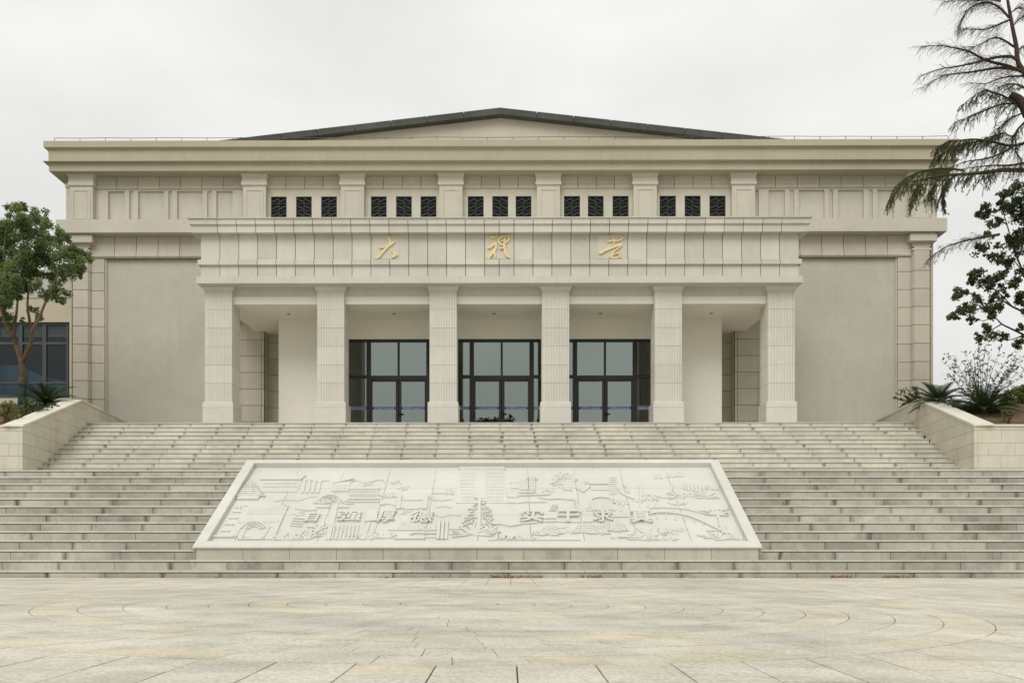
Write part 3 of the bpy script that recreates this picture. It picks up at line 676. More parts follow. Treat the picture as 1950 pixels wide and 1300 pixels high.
# ------------------------------------------------------------------ the great hall
hall = empty('great_hall', (XB, 33.9, Z_TER))
tag(hall, 'monumental beige stone hall with six fluted square columns and gold characters above the stairs', 'building')
def P_(b, name, mat, smooth=False, **k): return put(b.build(name, mat, smooth=smooth, **k), hall)
def sub(b, name, mat, parent, smooth=False):       # child of a part that sits at the hall's origin frame
    o = b.build(name, mat, smooth=smooth); o.parent = parent; return o
YM = 33.75; YW = YM + .12                           # cladding face; plain wall face
HW = 15.72                                          # half width of the upper storey
def mir(px): return 1905 - px
ZS = Z(335.5, YM)                                   # cornice soffit
wall = MB(); wall.box(XB - HW + .02, XB + HW - .02, YW, 62, Z_TER - 3, ZS + .1)
wallp = P_(wall, 'wall', M['stucco'])
# ---- main cornice
YC = 33.22
cx = (862 * YC / F)
zc = [ZS, Z(309.5, YC), Z(305, YC - .15), Z(283.5, YC - .02), Z(283.0, YC - .13), Z(266.5, YC - .13)]
b = MB(); b.loft(XB - cx, XB + cx, YC, 62.5, [(0, zc[0]), (0, zc[1]), (.15, zc[1] + .03), (.15, zc[2]), (.01, zc[2] + .004), (.01, zc[3]), (.13, zc[3] + .05), (.13, zc[5])], back=False)
P_(b, 'cornice', M['cornice'])
ZTOP = zc[5]
# ---- gable roof behind the cornice
YG = 37.2
ap, el, er = (952, 208), (424, 266), (1512, 266)
za, ze = Z(208, YG), Z(268.5, YG); xa_, xl_, xr_ = X(952, YG), X(424, YG), X(1490, YG)
TH = .235
b = MB(); A = [(xl_, YG, ze), (xa_, YG, za), (xr_, YG, ze), (xr_, YG, ze - TH), (xa_, YG, za - TH), (xl_, YG, ze - TH)]
sl_l = (za - ze) / (xa_ - xl_)
roof = None
b = MB()
for side, xe in ((-1, xl_), (1, xr_)):
    q = [(xe + side * 2, YG, ze - sl_l * 2 * 1.0), (xa_, YG, za), (xa_, YG, za - TH), (xe + side * 2, YG, ze - sl_l * 2 - TH)]
    b.rings(q, [(x, 61, z) for x, y, z in q], rt())
roof = P_(b, 'roof', M['roofm'])
b = MB()
for side, xe in ((-1, xl_), (1, xr_)):              # fascia boards along the verge
    n = 9; X0, Z0, X1, Z1 = xa_, za, xe + side * 2, ze - sl_l * 2
    for i in range(n):
        f0, f1 = i / n, (i + 1) / n - .0016
        q = [(X0 + (X1 - X0) * f0, Z0 + (Z1 - Z0) * f0), (X0 + (X1 - X0) * f1, Z0 + (Z1 - Z0) * f1)]
        bb = MB(); bb.rings([(q[0][0], YG - .10, q[0][1] + .015), (q[1][0], YG - .10, q[1][1] + .015), (q[1][0], YG - .10, q[1][1] - TH), (q[0][0], YG - .10, q[0][1] - TH)],
                            [(q[0][0], YG - .004, q[0][1] + .015), (q[1][0], YG - .004, q[1][1] + .015), (q[1][0], YG - .004, q[1][1] - TH), (q[0][0], YG - .004, q[0][1] - TH)], rt())
        sub(bb, 'fascia_board', M['roofm'], roof)
b = MB(); q = [(xl_ - 2, YG + .25, ze - sl_l * 2 - TH + .02), (xa_, YG + .25, za - TH + .02), (xr_ + 2, YG + .25, ze - sl_l * 2 - TH + .02), (xr_ + 2, YG + .25, ZTOP - 2), (xl_ - 2, YG + .25, ZTOP - 2)]
b.rings(q, [(x, 60, z) for x, y, z in q]); sub(b, 'gable_wall', M['attic'], roof)
# ---- lightning wire on the cornice
b = MB(); n = 35; pts = []
for i in range(n + 1):
    x = XB - cx + .25 + (2 * cx - .5) * i / n; pts.append((x, YC - .09, ZTOP + .115 + rt(.012)))
    b.tube([(x, YC - .09, ZTOP - .05), (x, YC - .09, ZTOP + .11)], .012, 4)
b.tube(pts, .011, 4); P_(b, 'lightning_wire', M['wire'])

# ---- upper storey: pilasters
PIL = [152.5, 483.5, 670.5, 858.6, 1044.3, 1228.3, 1415.4, 1752.5]
YP = 33.52
zpb = Z(418, YP) - .25; zpt = Z(353.5, YP)
def hwp(px, Y): return px * Y / F / 2
for i, pc in enumerate(PIL):
    x = X(pc, YP); w = 44 * YP / F / 2
    o = MB().box(x - w, x + w, YP, YW + .05, zpb, zpt)
    pil = P_(o, 'pilaster', M['attic'])
    # raised panel frame
    b = MB(); z0, z1 = Z(415.5, YP), Z(358.5, YP); wi = w * .80
    for (a, c, d, e) in ((-wi, wi, z1 - .07, z1), (-wi, -wi + .07, z0, z1 - .072), (wi - .07, wi, z0, z1 - .072)):
        b.box(x + a, x + c, YP - .022, YP + .01, d, e)
    sub(b, 'panel_frame', M['attic'], pil); b = MB(); b.box(x - wi + .12, x + wi - .12, YP - .012, YP + .01, z0, z1 - .12); sub(b, 'panel', M['attic'], pil)
    b = MB(); b.loft(x - w, x + w, YP, YW, [(.015, zpt), (.015, zpt + .02), (.05, zpt + .03), (.05, zpt + .13), (.03, zpt + .135), (.03, zpt + .33), (.05, zpt + .36), (.075, zpt + .42), (.075, ZS - .002)], back=False)
    sub(b, 'capital', M['attic'], pil)
for sgn in (-1, 1):                                 # stepped outer corners
    b = MB(); x = XB + sgn * (HW - .14); b.box(x - .15, x + .15, YP + .10, YW + .3, zpb, zpt + .1); P_(b, 'corner_step', M['attic'])
    b = MB(); b.box(x - .17, x + .20, YP + .07, YW + .4, zpt, zpt + .13); P_(b, 'corner_cap', M['attic'])
# ---- upper frieze tiles between the pilasters
ztile0 = Z(360.5, YM); ztile1 = ZS - .002
for i in range(7):
    xa, xb = X(PIL[i] + 22, YP), X(PIL[i + 1] - 22, YP); n = 7 if i in (0, 6) else 4
    bb = MB(); bb.box(xa, xb, YM + .03, YW + .01, ztile0 + .01, ztile1 - .01); P_(bb, 'frieze_backing', M['joint'])
    for k in range(n):
        x0, x1 = xa + (xb - xa) * k / n + .009, xa + (xb - xa) * (k + 1) / n - .009
        zm = Z(353, YM); prof = [(YM + .04, ztile0 + .03), (YM - .015, ztile0 + .03), (YM - .035, ztile0 + .06), (YM - .035, zm), (YM, zm + .01), (YM, Z(343, YM)), (YM + .008, Z(342.4, YM)), (YM + .008, ztile1), (YM + .04, ztile1)]
        bb = MB(); bb.rings([(x0, y, z) for y, z in prof], [(x1, y, z) for y, z in prof], rt()); P_(bb, 'frieze_tile', M['clad'])
    bb = MB(); bb.box(xa, xb, YM + .02, YW + .01, ztile0 - .03, ztile0 + .028); P_(bb, 'bed_moulding', M['attic'])
# ---- attic strips in the two outer bays
zs0, zs1 = Z(420, YM), ztile0 - .032
def strip(pa, pb, y=YM):
    xa, xb = sorted((X(pa, YM), X(pb, YM))); bb = MB(); bb.box(xa, xb, y, YW + .01, zs0, zs1, rt(.5)); P_(bb, 'wall_strip', M['attic'])
for f in (lambda p: p, mir):
    for a, c in ((180, 204), (235.6, 244.5), (252, 261.6), (310.5, 319.5), (327, 336), (385, 393.5), (402, 411), (442, 461)): strip(f(a), f(c))
    for a, c in ((244.6, 251.9), (319.6, 326.9), (393.6, 401.9)): strip(f(a), f(c), YM + .07)
for sgn in (-1, 1):                                 # recessed panels behind the strips
    xs = sorted((XB + sgn * (HW - .5), X(PIL[1 if sgn < 0 else 6], YP))); bb = MB(); bb.box(xs[0], xs[1], YW - .022, YW + .012, zs0 + .01, zs1 + .02); P_(bb, 'recessed_panel', M['attic'])
# ---- window bays
WIN = [(515, 545), (563, 593), (611, 641), (706, 736), (754, 784), (800.6, 831), (890.8, 921), (937.5, 967.7), (982, 1012), (1074, 1104.6), (1119.5, 1149.5), (1166.5, 1197), (1256, 1287), (1303.7, 1334), (1350.8, 1381.5)]
zw0, zw1 = Z(413, YM), Z(373, YM)
for i in range(5):
    xa, xb = X(PIL[i + 1] + 21, YP), X(PIL[i + 2] - 21, YP); ws = WIN[3 * i:3 * i + 3]
    bb = MB(); bb.box(xa, xb, YM + .02, YW + .01, zw1, ztile0 - .032); bb.box(xa, xb, YM + .02, YW + .01, zw0 - .6, zw0)
    ed = [xa] + [X(p, YM) for w_ in ws for p in w_] + [xb]
    for k in range(0, 8, 2): bb.box(ed[k], ed[k + 1], YM + .0205, YW + .01, zw0 + .0005, zw1 - .0005)
    P_(bb, 'bay_wall', M['attic'])
    for (pa, pb) in ws:
        x0, x1 = X(pa, YM), X(pb, YM)
        fr = MB(); t_ = .028; yy = YM + .05
        fr.box(x0, x1, yy, yy + .05, zw1 - t_, zw1); fr.box(x0, x1, yy, yy + .05, zw0, zw0 + t_)
        fr.box(x0, x0 + t_, yy, yy + .05, zw0 + t_, zw1 - t_); fr.box(x1 - t_, x1, yy, yy + .05, zw0 + t_, zw1 - t_)
        win = P_(fr, 'window', M['grille'])
        pn = MB(); pn.box(x0 + .005, x1 - .005, yy + .055, yy + .065, zw0, zw1); sub(pn, 'dark_pane', M['dark'], win)
        xm = (x0 + x1) / 2
        gm = MB(); gm.box(xm - .012, xm + .012, yy + .008, yy + .035, zw0 + t_, zw1 - t_); sub(gm, 'mullion', M['grille'], win)
        h3 = (zw1 - zw0) / 3
        for k in (1, 2):
            gb = MB(); gb.box(x0 + t_, x1 - t_, yy + .012, yy + .037, zw0 + k * h3 - .012, zw0 + k * h3 + .012); sub(gb, 'glazing_bar', M['grille'], win)
        for k in range(3):                          # cloud-shaped bars in each row of panes
            fl = 1 if ws.index((pa, pb)) % 2 == 0 else -1
            for (a, c) in ((x0 + t_, xm - .012), (xm + .012, x1 - t_)):
                zz = zw0 + (k + .5) * h3; wv = MB(); seg = 6; pr = []
                for s in range(seg + 1):
                    f_ = s / seg; sm = f_ * f_ * (3 - 2 * f_); pr.append((a + (c - a) * f_, zz + fl * (sm - .5) * .10 + .015 * math.sin(f_ * 12.6)))
                up = [(x, yy + .014, z + .026) for x, z in pr]; dn = [(x, yy + .014, z - .026) for x, z in pr]
                for s in range(seg):
                    A = [dn[s], dn[s + 1], up[s + 1], up[s]]; wv.rings(A, [(x, y + .02, z) for x, y, z in A])
                sub(wv, 'wave_bar', M['grille'], win)
# ---- string course across the wings
YSC = 33.36
zb0, zb1 = Z(448.5, YM), Z(416.3, YSC)
for sgn in (-1, 1):
    xo = XB + sgn * (849 * YSC / F); xi = XB + sgn * 9.0
    b = MB(); b.box(min(xo, xi), max(xo, xi), YSC, YW + .3, zb0, zb1, 0); P_(b, 'string_course', M['attic'])
    b = MB(); xs = sorted((xo - sgn * .0, XB + sgn * (HW - .3))); b.box(xs[0] + (.02 if sgn < 0 else 0), xs[1] - (.02 if sgn > 0 else 0), YSC + .02, YW + 2.5, zb0 + .005, zb1 - .05); P_(b, 'string_course_return', M['attic'])
# ---- lower frieze, corner piers
zf0 = Z(490.5, YM); zf1 = zb0 - .002
PIER = [520.5, 554.5, 588.5, 623, 658, 692.5, 727, 761.5, 796]
PIER = [p - 2 for p in PIER]
for f, sgn in ((lambda p: p, -1), (mir, 1)):
    # frieze tiles
    xe = [172, 217, 258.5, 300, 341.4, 383, 424]
    bb = MB(); xs = sorted((X(f(172), YM), X(f(424), YM))); bb.box(xs[0], xs[1], YM + .03, YW + .01, zf0 + .01, zf1 - .01); P_(bb, 'frieze_backing', M['joint'])
    for k in range(6):
        x0, x1 = sorted((X(f(xe[k]), YM), X(f(xe[k + 1]), YM))); x0 += .010; x1 -= .010
        prof = [(YM + .05, zf0), (YM - .03, zf0 + .0), (YM - .07, zf0 + .05), (YM - .07, Z(485, YM)), (YM - .035, Z(484, YM)), (YM - .035, Z(477, YM)), (YM - .012, Z(476.4, YM)), (YM - .012, Z(465, YM)), (YM, Z(464.4, YM)), (YM, zf1), (YM + .05, zf1)]
        bb = MB(); bb.rings([(x0, y, z) for y, z in prof], [(x1, y, z) for y, z in prof], rt()); P_(bb, 'frieze_tile', M['clad'])
    # corner pier, inner strip
    lev = [Z(p, YM) for p in PIER if Z(p, YM) > Z_TER] ; tops = [zf0 + .35] + lev; bots = lev + [Z_TER - 1.2]
    YQ = 33.60
    xp0, xp1 = sorted((X(f(133), YQ), X(f(169), YQ)))
    xs0, xs1 = sorted((X(f(173), YM), X(f(197), YM)))
    xo0, xo1 = sorted((X(f(128.5), YM), X(f(133), YM)))
    bb = MB(); bb.box(min(xp0, xs0) + .02, max(xp1, xs1) - .02, YM + .03, YW + .02, Z_TER - 1.2, zf0 + .3); P_(bb, 'pier_backing', M['joint'])
    for zt, zb_ in zip(tops, bots):
        A = [(xp0, YM + .02), (xp0 + .07, YQ), (xp1 - .07, YQ), (xp1, YM + .02), (xp1, YW), (xp0, YW)]
        bb = MB(); bb.rings([(x, y, zb_ + .010) for x, y in A], [(x, y, zt - .010) for x, y in A], rt()); P_(bb, 'pier_block', M['clad'])
        if zt <= zf0 + .36:
            z2 = min(zt, zf0 - .002)
            if z2 > zb_ + .05: bb = MB(); bb.box(xs0, xs1, YM, YW, zb_ + .010, z2 - .007, rt()); P_(bb, 'pier_block', M['clad'])
    bb = MB(); bb.box(min(xo0, xo1), max(xo0, xo1) + .0, YM + .06, YW + .3, Z_TER - 1.2, zf1); P_(bb, 'corner_strip', M['clad'])
    e0, e1 = sorted((X(f(197.6), YM), X(f(200), YM))); bb = MB(); bb.box(e0, e1, YM + .05, YW + .01, Z_TER - 1, zf0 - .003); P_(bb, 'edge_bead', M['attic'])
    # pier capital
    bb = MB(); bb.loft(xp0 + .02, xp1 - .02, YQ + .02, YW, [(.0, zf0 + .33), (.0, Z(478, YQ)), (.03, Z(477, YQ)), (.03, Z(474, YQ)), (.0, Z(473, YQ)), (.0, Z(464, YQ)), (.16, Z(462, YQ)), (.16, Z(449.5, YQ)), (.12, Z(448, YQ)), (.12, zf1)], back=False); P_(bb, 'pier_capital', M['attic'])

# ---- portico
YF_, YZ, YL, YCL, YCU, YLIP = 29.15, 29.26, 29.18, 29.04, 28.98, 28.93
zF0, zF1 = Z(538.5, YF_), Z(525.5, YF_); zL0, zL1 = Z(503, YL), Z(493.5, YL); zC0 = Z(446.5, YZ); zC1 = Z(428.5, YCL); zC3 = Z(416, YCU); zC4 = Z(412.8, YLIP)
HB = .464 + 15 * .596
HX = 569 * YZ / F; kx = HX / HB
edges = [XB - kx * (.464 + .596 * k) for k in range(15, -1, -1)] + [XB] + [XB + kx * (.464 + .596 * k) for k in range(16)]
hF = 577.5 * YF_ / F
ent = MB(); ent.box(XB - HX + .03, XB + HX - .03, YZ + .03, YW + .05, zF1 + .002, zC0 + .002); ent.loft(XB - HX - .0, XB + HX, YZ + .0, YW + .04, [(.03, zC0 + .01), (.18, zC0 + .012), (.18, zC4 - .02)], back=False)
entp = P_(ent, 'entablature', M['joint'])
b = MB(); b.loft(XB - hF, XB + hF, YF_, YW, [(0, zF0), (0, zF1)], back=False); sub(b, 'fascia', M['granite'], entp)
def row(name, prof_fn, mat=M['granite'], g=.009):
    for k in range(len(edges) - 1):
        x0, x1 = edges[k] + g, edges[k + 1] - g
        prof = prof_fn
        A = []; B = []
        for y, z in prof:
            o = max(0, YZ - y)
            A.append((x0 - (o + g if k == 0 else 0), y, z)); B.append((x1 + (o + g if k == len(edges) - 2 else 0), y, z))
        bb = MB(); bb.rings(A, B, rt()); sub(bb, name, mat, entp)
    for sgn in (-1, 1):                             # return along the side
        A = []; B = []
        for y, z in prof_fn:
            o = max(0, YZ - y) if y <= YZ else -.04
            x = XB + sgn * (HX + o); A.append((x, YZ - max(o, 0) + .0015, z)); B.append((x, YW - .01, z))
        bb = MB(); bb.rings(A, B, 0); sub(bb, 'return_' + name, mat, entp)
row('lower_panel', [(YZ + .04, zF1 + .004), (YZ, zF1 + .004), (YZ, zL0 - .001), (YZ + .04, zL0 - .001)])
row('ledge_stone', [(YZ + .04, zL0), (YL, zL0), (YL, zL1), (YZ + .04, zL1)])
row('frieze_panel', [(YZ + .04, zL1 + .001), (YZ, zL1 + .001), (YZ, zC0 - .001), (YZ + .04, zC0 - .001)])
row('cornice_stone', [(YZ + .04, zC0), (YCL, zC0), (YCL, zC1), (YCU, zC1 + .025), (YCU, zC3), (YLIP, zC3 + .012), (YLIP, zC4), (YZ + .04, zC4)])
b = MB(); b.box(XB - HX, XB + HX, YZ + .05, YW, zC4 - .3, zC4 - .012); sub(b, 'portico_roof', M['attic'], entp)
# portico columns
YS_ = 29.50; wS = 51.5 * YS_ / F
COLX = [XB + s * k for s, k in ((-1, 2.5), (-1, 1.5), (-1, .5), (1, .5), (1, 1.5), (1, 2.5))]
CSP = 214.4 * YS_ / F
COLX = [XB + CSP * k for k in (-2.5, -1.5, -.5, .5, 1.5, 2.5)]
def reeded(cx_, cy_, w):
    h = w / 2; mg = .055; n = 9; pts = []
    side = []
    a = -h + mg; wd = (w - 2 * mg) / n
    side.append((-h, 0))
    for i in range(n):
        for f_, d in ((.0, 0.014), (.13, .003), (.35, -.004), (.65, -.004), (.87, .003)):
            side.append((a + (i + f_) * wd, d))
    side.append((h - mg, .014)); side.append((h - mg + .003, 0))
    for r_ in range(4):
        c, s = math.cos(r_ * math.pi / 2), math.sin(r_ * math.pi / 2)
        for u, d in side: x, y = u, -h + d; pts.append((cx_ + c * x - s * y, cy_ + s * x + c * y))
    return pts
zj = [Z(p, YS_) for p in (765, 729.4, 694.3, 659, 624, 588.7, 554)]
for x in COLX:
    cy_ = YS_ + wS / 2
    core = MB(); core.box(x - wS / 2 + .03, x + wS / 2 - .03, YS_ + .03, YS_ + wS - .03, Z_TER - .05, zF0 + .02)
    colm = P_(core, 'column', M['plinth'])
    pts = reeded(x, cy_, wS)
    for k in range(6):
        bb = MB(); bb.rings([(a, c, zj[k] + .004) for a, c in pts], [(a, c, zj[k + 1] - .004) for a, c in pts], rt()); sub(bb, 'shaft_block', M['column'], colm)
    ww = wS / 2 + .055
    zq = Z(775.2, YS_ - .055)
    bb = MB(); bb.box(x - ww, x + ww, cy_ - ww, cy_ + ww, Z_TER - .02, zq - .004, rt(.5)); sub(bb, 'plinth', M['column'], colm)
    bb = MB(); bb.loft(x - ww, x + ww, cy_ - ww, cy_ + ww, [(0, zq + .002), (0, zj[0] - .02), (-.02, zj[0])], tone=rt(.5)); sub(bb, 'plinth_cap', M['column'], colm)
    h = wS / 2
    bb = MB(); bb.loft(x - h, x + h, cy_ - h, cy_ + h, [(.005, zj[6] - .002), (.02, zj[6] + .005), (.02, zj[6] + .03), (.035, zj[6] + .035), (.05, zj[6] + .07), (.08, zj[6] + .11), (.08, zF0 - .002)]); sub(bb, 'capital', M['column'], colm)
# beam, porch ceiling
YBM = 29.70
zB1 = Z(564.6, YBM); zB0 = Z(579, YBM)
EX = (XB - CSP * 2.5 + .10, XB + CSP * 2.5 - .10)
b = MB(); b.box(EX[0], EX[1], YBM, YBM + .5, zB1, zF0 + .004); P_(b, 'stone_beam', M['granite'])
b = MB(); b.box(EX[0] + .02, EX[1] - .02, YBM - .02, 33.78, zB0, zB1 - .002); ceil = P_(b, 'porch_ceiling', M['plaster'])
for sgn in (-1, 1):
    xx = XB + sgn * (CSP * 2.5); b = MB(); b.box(xx - .25, xx + .25, YS_ + .3, YW - .02, zB0 + .25, zF0 + .003); P_(b, 'side_beam', M['granite'])
for px in (549, 750.6, 941, 1143.5, 1354):
    yy = (zB0 - H) * F / (CY - 596.5); xx = X(px, yy); b = MB(); n = 16
    ring = [(math.cos(2 * math.pi * k / n), math.sin(2 * math.pi * k / n)) for k in range(n)]
    b.rings([(xx + .055 * c, yy + .055 * s, zB0 - .018) for c, s in ring], [(xx + .062 * c, yy + .062 * s, zB0 + .01) for c, s in ring]); dl = P_(b, 'downlight', M['spot'])
    b = MB(); b.rings([(xx + .038 * c, yy + .038 * s, zB0 - .021) for c, s in ring], [(xx + .038 * c, yy + .038 * s, zB0 - .012) for c, s in ring]); sub(b, 'lens', M['dark'], dl)
# cladding of the main wall inside the porch
YPP = 33.24; cj = .315 * 0 + 31.3 * YPP / F
for f in (lambda p: p, lambda p: 1901 - p):
    z = Z_TER - .3; top = zB0 - .002; k = 0
    zj0 = Z(646, YPP); zz = zj0
    while zz > Z_TER - .2: zz -= cj
    bb = MB(); xs = sorted((X(f(458.5), YPP), X(f(502), YPP))); bb.box(xs[0], xs[1], YPP + .03, YW, Z_TER - .3, zB0 + .8)
    xs2 = sorted((X(f(506), YM), X(f(545), YM))); bb.box(xs2[0], xs2[1], YM + .03, YW + .005, Z_TER - .3, zB0 - .01); P_(bb, 'cladding_backing', M['joint'])
    while zz < zB0 + .85:
        z0, z1 = zz + .008, min(zz + cj, zB0 + .85) - .008
        for pa, pb, y0, y1 in ((459.3, 496.6, YPP, YPP + .09), (497.4, 501.8, YPP + .004, YPP + .09), (452.0, 458.3, YPP + .05, YW)):
            xs = sorted((X(f(pa), YPP), X(f(pb), YPP))); bb = MB(); bb.box(xs[0], xs[1], y0, y1, z0, z1, rt()); P_(bb, 'cladding_block', M['clad'])
        xa = X(f(502), YPP); dx = -.03 if f(0) > 900 else .03
        bb = MB(); xs = sorted((xa + dx * .05, xa + dx)); bb.box(xs[0], xs[1], YPP + .10, YM - .004, z0, z1, rt()); P_(bb, 'cladding_block', M['clad'])
        if z0 < zB0 - .1:
            xs = sorted((xa + dx * 1.05, X(f(545), YM))); bb = MB(); bb.box(xs[0], xs[1], YM, YM + .09, z0, min(z1, zB0 - .004), rt()); P_(bb, 'cladding_block', M['clad'])
        zz += cj
# ---- vestibule with three glazed double doors
YV = 31.58; vx0, vx1 = XB - 422 * YV / F, XB + 422 * YV / F
DS = 197 * YV / F; DC = [XB + .06 - DS, XB + .06, XB + .06 + DS]; gx0, gx1 = DC[0] - DS / 2, DC[2] + DS / 2
zg = Z(645, YV)
b = MB(); b.box(vx0, gx0, YV, YM - .01, Z_TER, zB0 + .003); b.box(gx1, vx1, YV, YM - .01, Z_TER, zB0 + .003); b.box(gx0 + .0005, gx1 - .0005, YV + .0005, YV + .25, zg, zB0 + .003)
P_(b, 'vestibule_wall', M['plaster'])
b = MB(); b.box(gx0, gx1, YV + 1.9, YV + 2.0, Z_TER, zg + .3); b.box(gx0, gx1, YV + .3, YV + 1.9, zg + .05, zg + .1); b.box(gx0, gx1, YV + .02, YV + 1.9, Z_TER, Z_TER + .02); P_(b, 'vestibule_interior', M['dark'])
ztr0, ztr1 = Z(721.5, YV), Z(714, YV); zt_ = Z(650, YV); ydr = YV + .10
LET = text_mesh('◎ 大礼堂  the Great Hall', .062, .0008)
co = np.zeros(len(LET.vertices) * 3); LET.vertices.foreach_get('co', co); co = co.reshape(-1, 3); co -= (co.max(0) + co.min(0)) / 2
LET.vertices.foreach_set('co', np.stack([co[:, 0], -co[:, 2], co[:, 1]], 1).ravel()); LET.materials.clear(); LET.materials.append(M['white']); LET.update()
LETW = co[:, 0].max() - co[:, 0].min()
zst = Z(775.8, YV)
def pane(parent, x0, x1, z0, z1, y, strip_=True):
    g_ = MB(); g_.box(x0, x1, y, y + .008, z0, z1); sub(g_, 'pane', M['glass'], parent)
    if strip_ and z0 < zst < z1:
        s_ = MB(); s_.box(x0, x1, y - .004, y - .001, zst - .048, zst + .048); sub(s_, 'blue_strip', M['blue'], parent)
        e_ = MB(); e_.box(x0, x1, y - .006, y - .0045, zst - .056, zst - .049); e_.box(x0, x1, y - .006, y - .0045, zst + .049, zst + .056); sub(e_, 'strip_border', M['paper'], parent)
        t_ = bpy.data.objects.new('lettering', LET); COL.objects.link(t_); t_.parent = parent
        sc_ = min(1.0, (x1 - x0) * .92 / LETW); t_.scale = (sc_, 1, min(1, sc_ * 1.5)); t_.location = ((x0 + x1) / 2, y - .0055, zst)
for c in DC:
    W2 = 106 * YV / F / 2; st = .15; e = DS / 2 - .001
    fr = MB(); fy0, fy1 = ydr - .05, ydr + .06
    fr.box(c - e, c + e, fy0, fy1, zt_, zg - .002)
    for s in (-1, 1):
        a, d = sorted((c + s * W2, c + s * (W2 + st))); fr.box(a, d, fy0, fy1, Z_TER, zt_ - .0005)
        a, d = sorted((c + s * (e - .05), c + s * e)); fr.box(a, d, fy0 + .01, fy1, Z_TER, zt_ - .0005)
        a, d = sorted((c + s * (W2 + st + .0005), c + s * (e - .0505))); fr.box(a, d, fy0 + .02, fy1 - .01, ztr0 + .04, ztr1 + .02)
    fr.box(c - W2 + .0005, c + W2 - .0005, fy0 + .003, fy1, ztr0, ztr1); fr.box(c - .035, c + .035, fy0 + .004, fy1, ztr1, zt_ - .0005)
    door = P_(fr, 'double_door', M['frame'])
    for s in (-1, 1):
        a, d = sorted((c + s * .035, c + s * W2)); pane(door, a, d, ztr1, zt_, ydr)
        a, d = sorted((c + s * (W2 + st), c + s * (e - .05))); pane(door, a, d, Z_TER + .05, ztr0 + .04, ydr); pane(door, a, d, ztr1 + .02, zt_, ydr)
        a, d = sorted((c + s * .012, c + s * W2)); lf = MB(); sw = .095; ly = ydr - .03
        sa, sb = (.085, .055) if s > 0 else (.055, .085)
        lf.box(a, a + sa, ly, ly + .05, Z_TER + .015, ztr0 - .006); lf.box(d - sb, d, ly, ly + .05, Z_TER + .015, ztr0 - .006)
        lf.box(a + sa, d - sb, ly, ly + .0495, Z_TER + .015, Z_TER + .22); lf.box(a + sa, d - sb, ly, ly + .0495, ztr0 - .07, ztr0 - .006)
        leaf = sub(lf, 'door_leaf', M['frame'], door); pane(door, a + sa, d - sb, Z_TER + .22, ztr0 - .07, ly + .02)
        pp = MB(); xx = c + s * .13; pp.box(xx - .08, xx + .08, ydr + .012, ydr + .015, Z(712, YV), Z(704, YV)); sub(pp, 'paper_notice', M['paper'], door)
    hd = MB(); zz = Z(788, YV); hd.box(c + .03, c + .07, ydr - .10, ydr - .03, zz - .06, zz + .06); hd.box(c + .03, c + .17, ydr - .115, ydr - .09, zz - .008, zz + .022); sub(hd, 'door_handle', M['dark'], door)

# ---- the gold characters
YCH = YZ - .012
def strokes(name, plate, T, ss):
    (pa, qa, pb, qb) = plate
    pl = MB(); pl.box(X(pa, YZ), X(pb, YZ), YCH, YZ + .01, Z(qb, YZ), Z(qa, YZ))
    root = sub(pl, name, M['plate'], entp)
    bb = MB()
    for si, s in enumerate(ss):
        pts = [(Vector(T(p[0], p[1])), p[2]) for p in s]
        # smooth with Catmull-Rom
        fine = []
        for i in range(len(pts) - 1):
            p0_, p1_, p2_, p3_ = pts[max(i - 1, 0)], pts[i], pts[i + 1], pts[min(i + 2, len(pts) - 1)]
            for k in range(5):
                t = k / 5; f = lambda a, b_, c, d: .5 * ((2 * b_) + (-a + c) * t + (2 * a - 5 * b_ + 4 * c - d) * t * t + (-a + 3 * b_ - 3 * c + d) * t ** 3)
                fine.append((f(p0_[0], p1_[0], p2_[0], p3_[0]), max(.5, f(p0_[1], p1_[1], p2_[1], p3_[1]))))
        fine.append(pts[-1]); L_, R_ = [], []
        for i, (p, w) in enumerate(fine):
            d = (fine[min(i + 1, len(fine) - 1)][0] - fine[max(i - 1, 0)][0]).normalized(); nn = Vector((-d.y, d.x)) * w * T.sc * .40
            L_.append(p + nn); R_.append(p - nn)
        y0, y1 = YCH - .045 - .0025 * si, YCH + .004
        ring = L_ + R_[::-1]; n = len(L_)
        vs = [(X(p.x, YZ), y0, Z(p.y, YZ)) for p in ring] + [(X(p.x, YZ), y1, Z(p.y, YZ)) for p in ring]; m = len(ring)
        fs = [[i, (i + 1) % m, m + (i + 1) % m, m + i] for i in range(m)] + [[i, i + 1, m - 2 - i, m - 1 - i] for i in range(n - 1)]
        bb.add(vs, fs)
    o = bb.build('gold_character', M['gold']); o.parent = root; return root
def TA(x, y): return (700 + x / 6.724, 440 + y / 6.724)
TA.sc = 1 / 6.724
def TB(x, y): return (1120 + x / 20, 440 + y / 20)
TB.sc = 1 / 20
strokes('sign_plate', (710, 448.5, 760.5, 493), TA, [[(245, 70, 14), (270, 95, 32), (290, 130, 34), (280, 175, 20)], [(355, 138, 10), (320, 155, 34), (270, 190, 40), (225, 235, 34), (180, 290, 30), (130, 340, 34), (85, 358, 14)], [(150, 218, 8), (190, 215, 16), (228, 200, 20)], [(308, 252, 8), (330, 275, 24), (348, 302, 52), (330, 332, 30), (308, 346, 8)], [(350, 300, 40), (386, 312, 14)]])
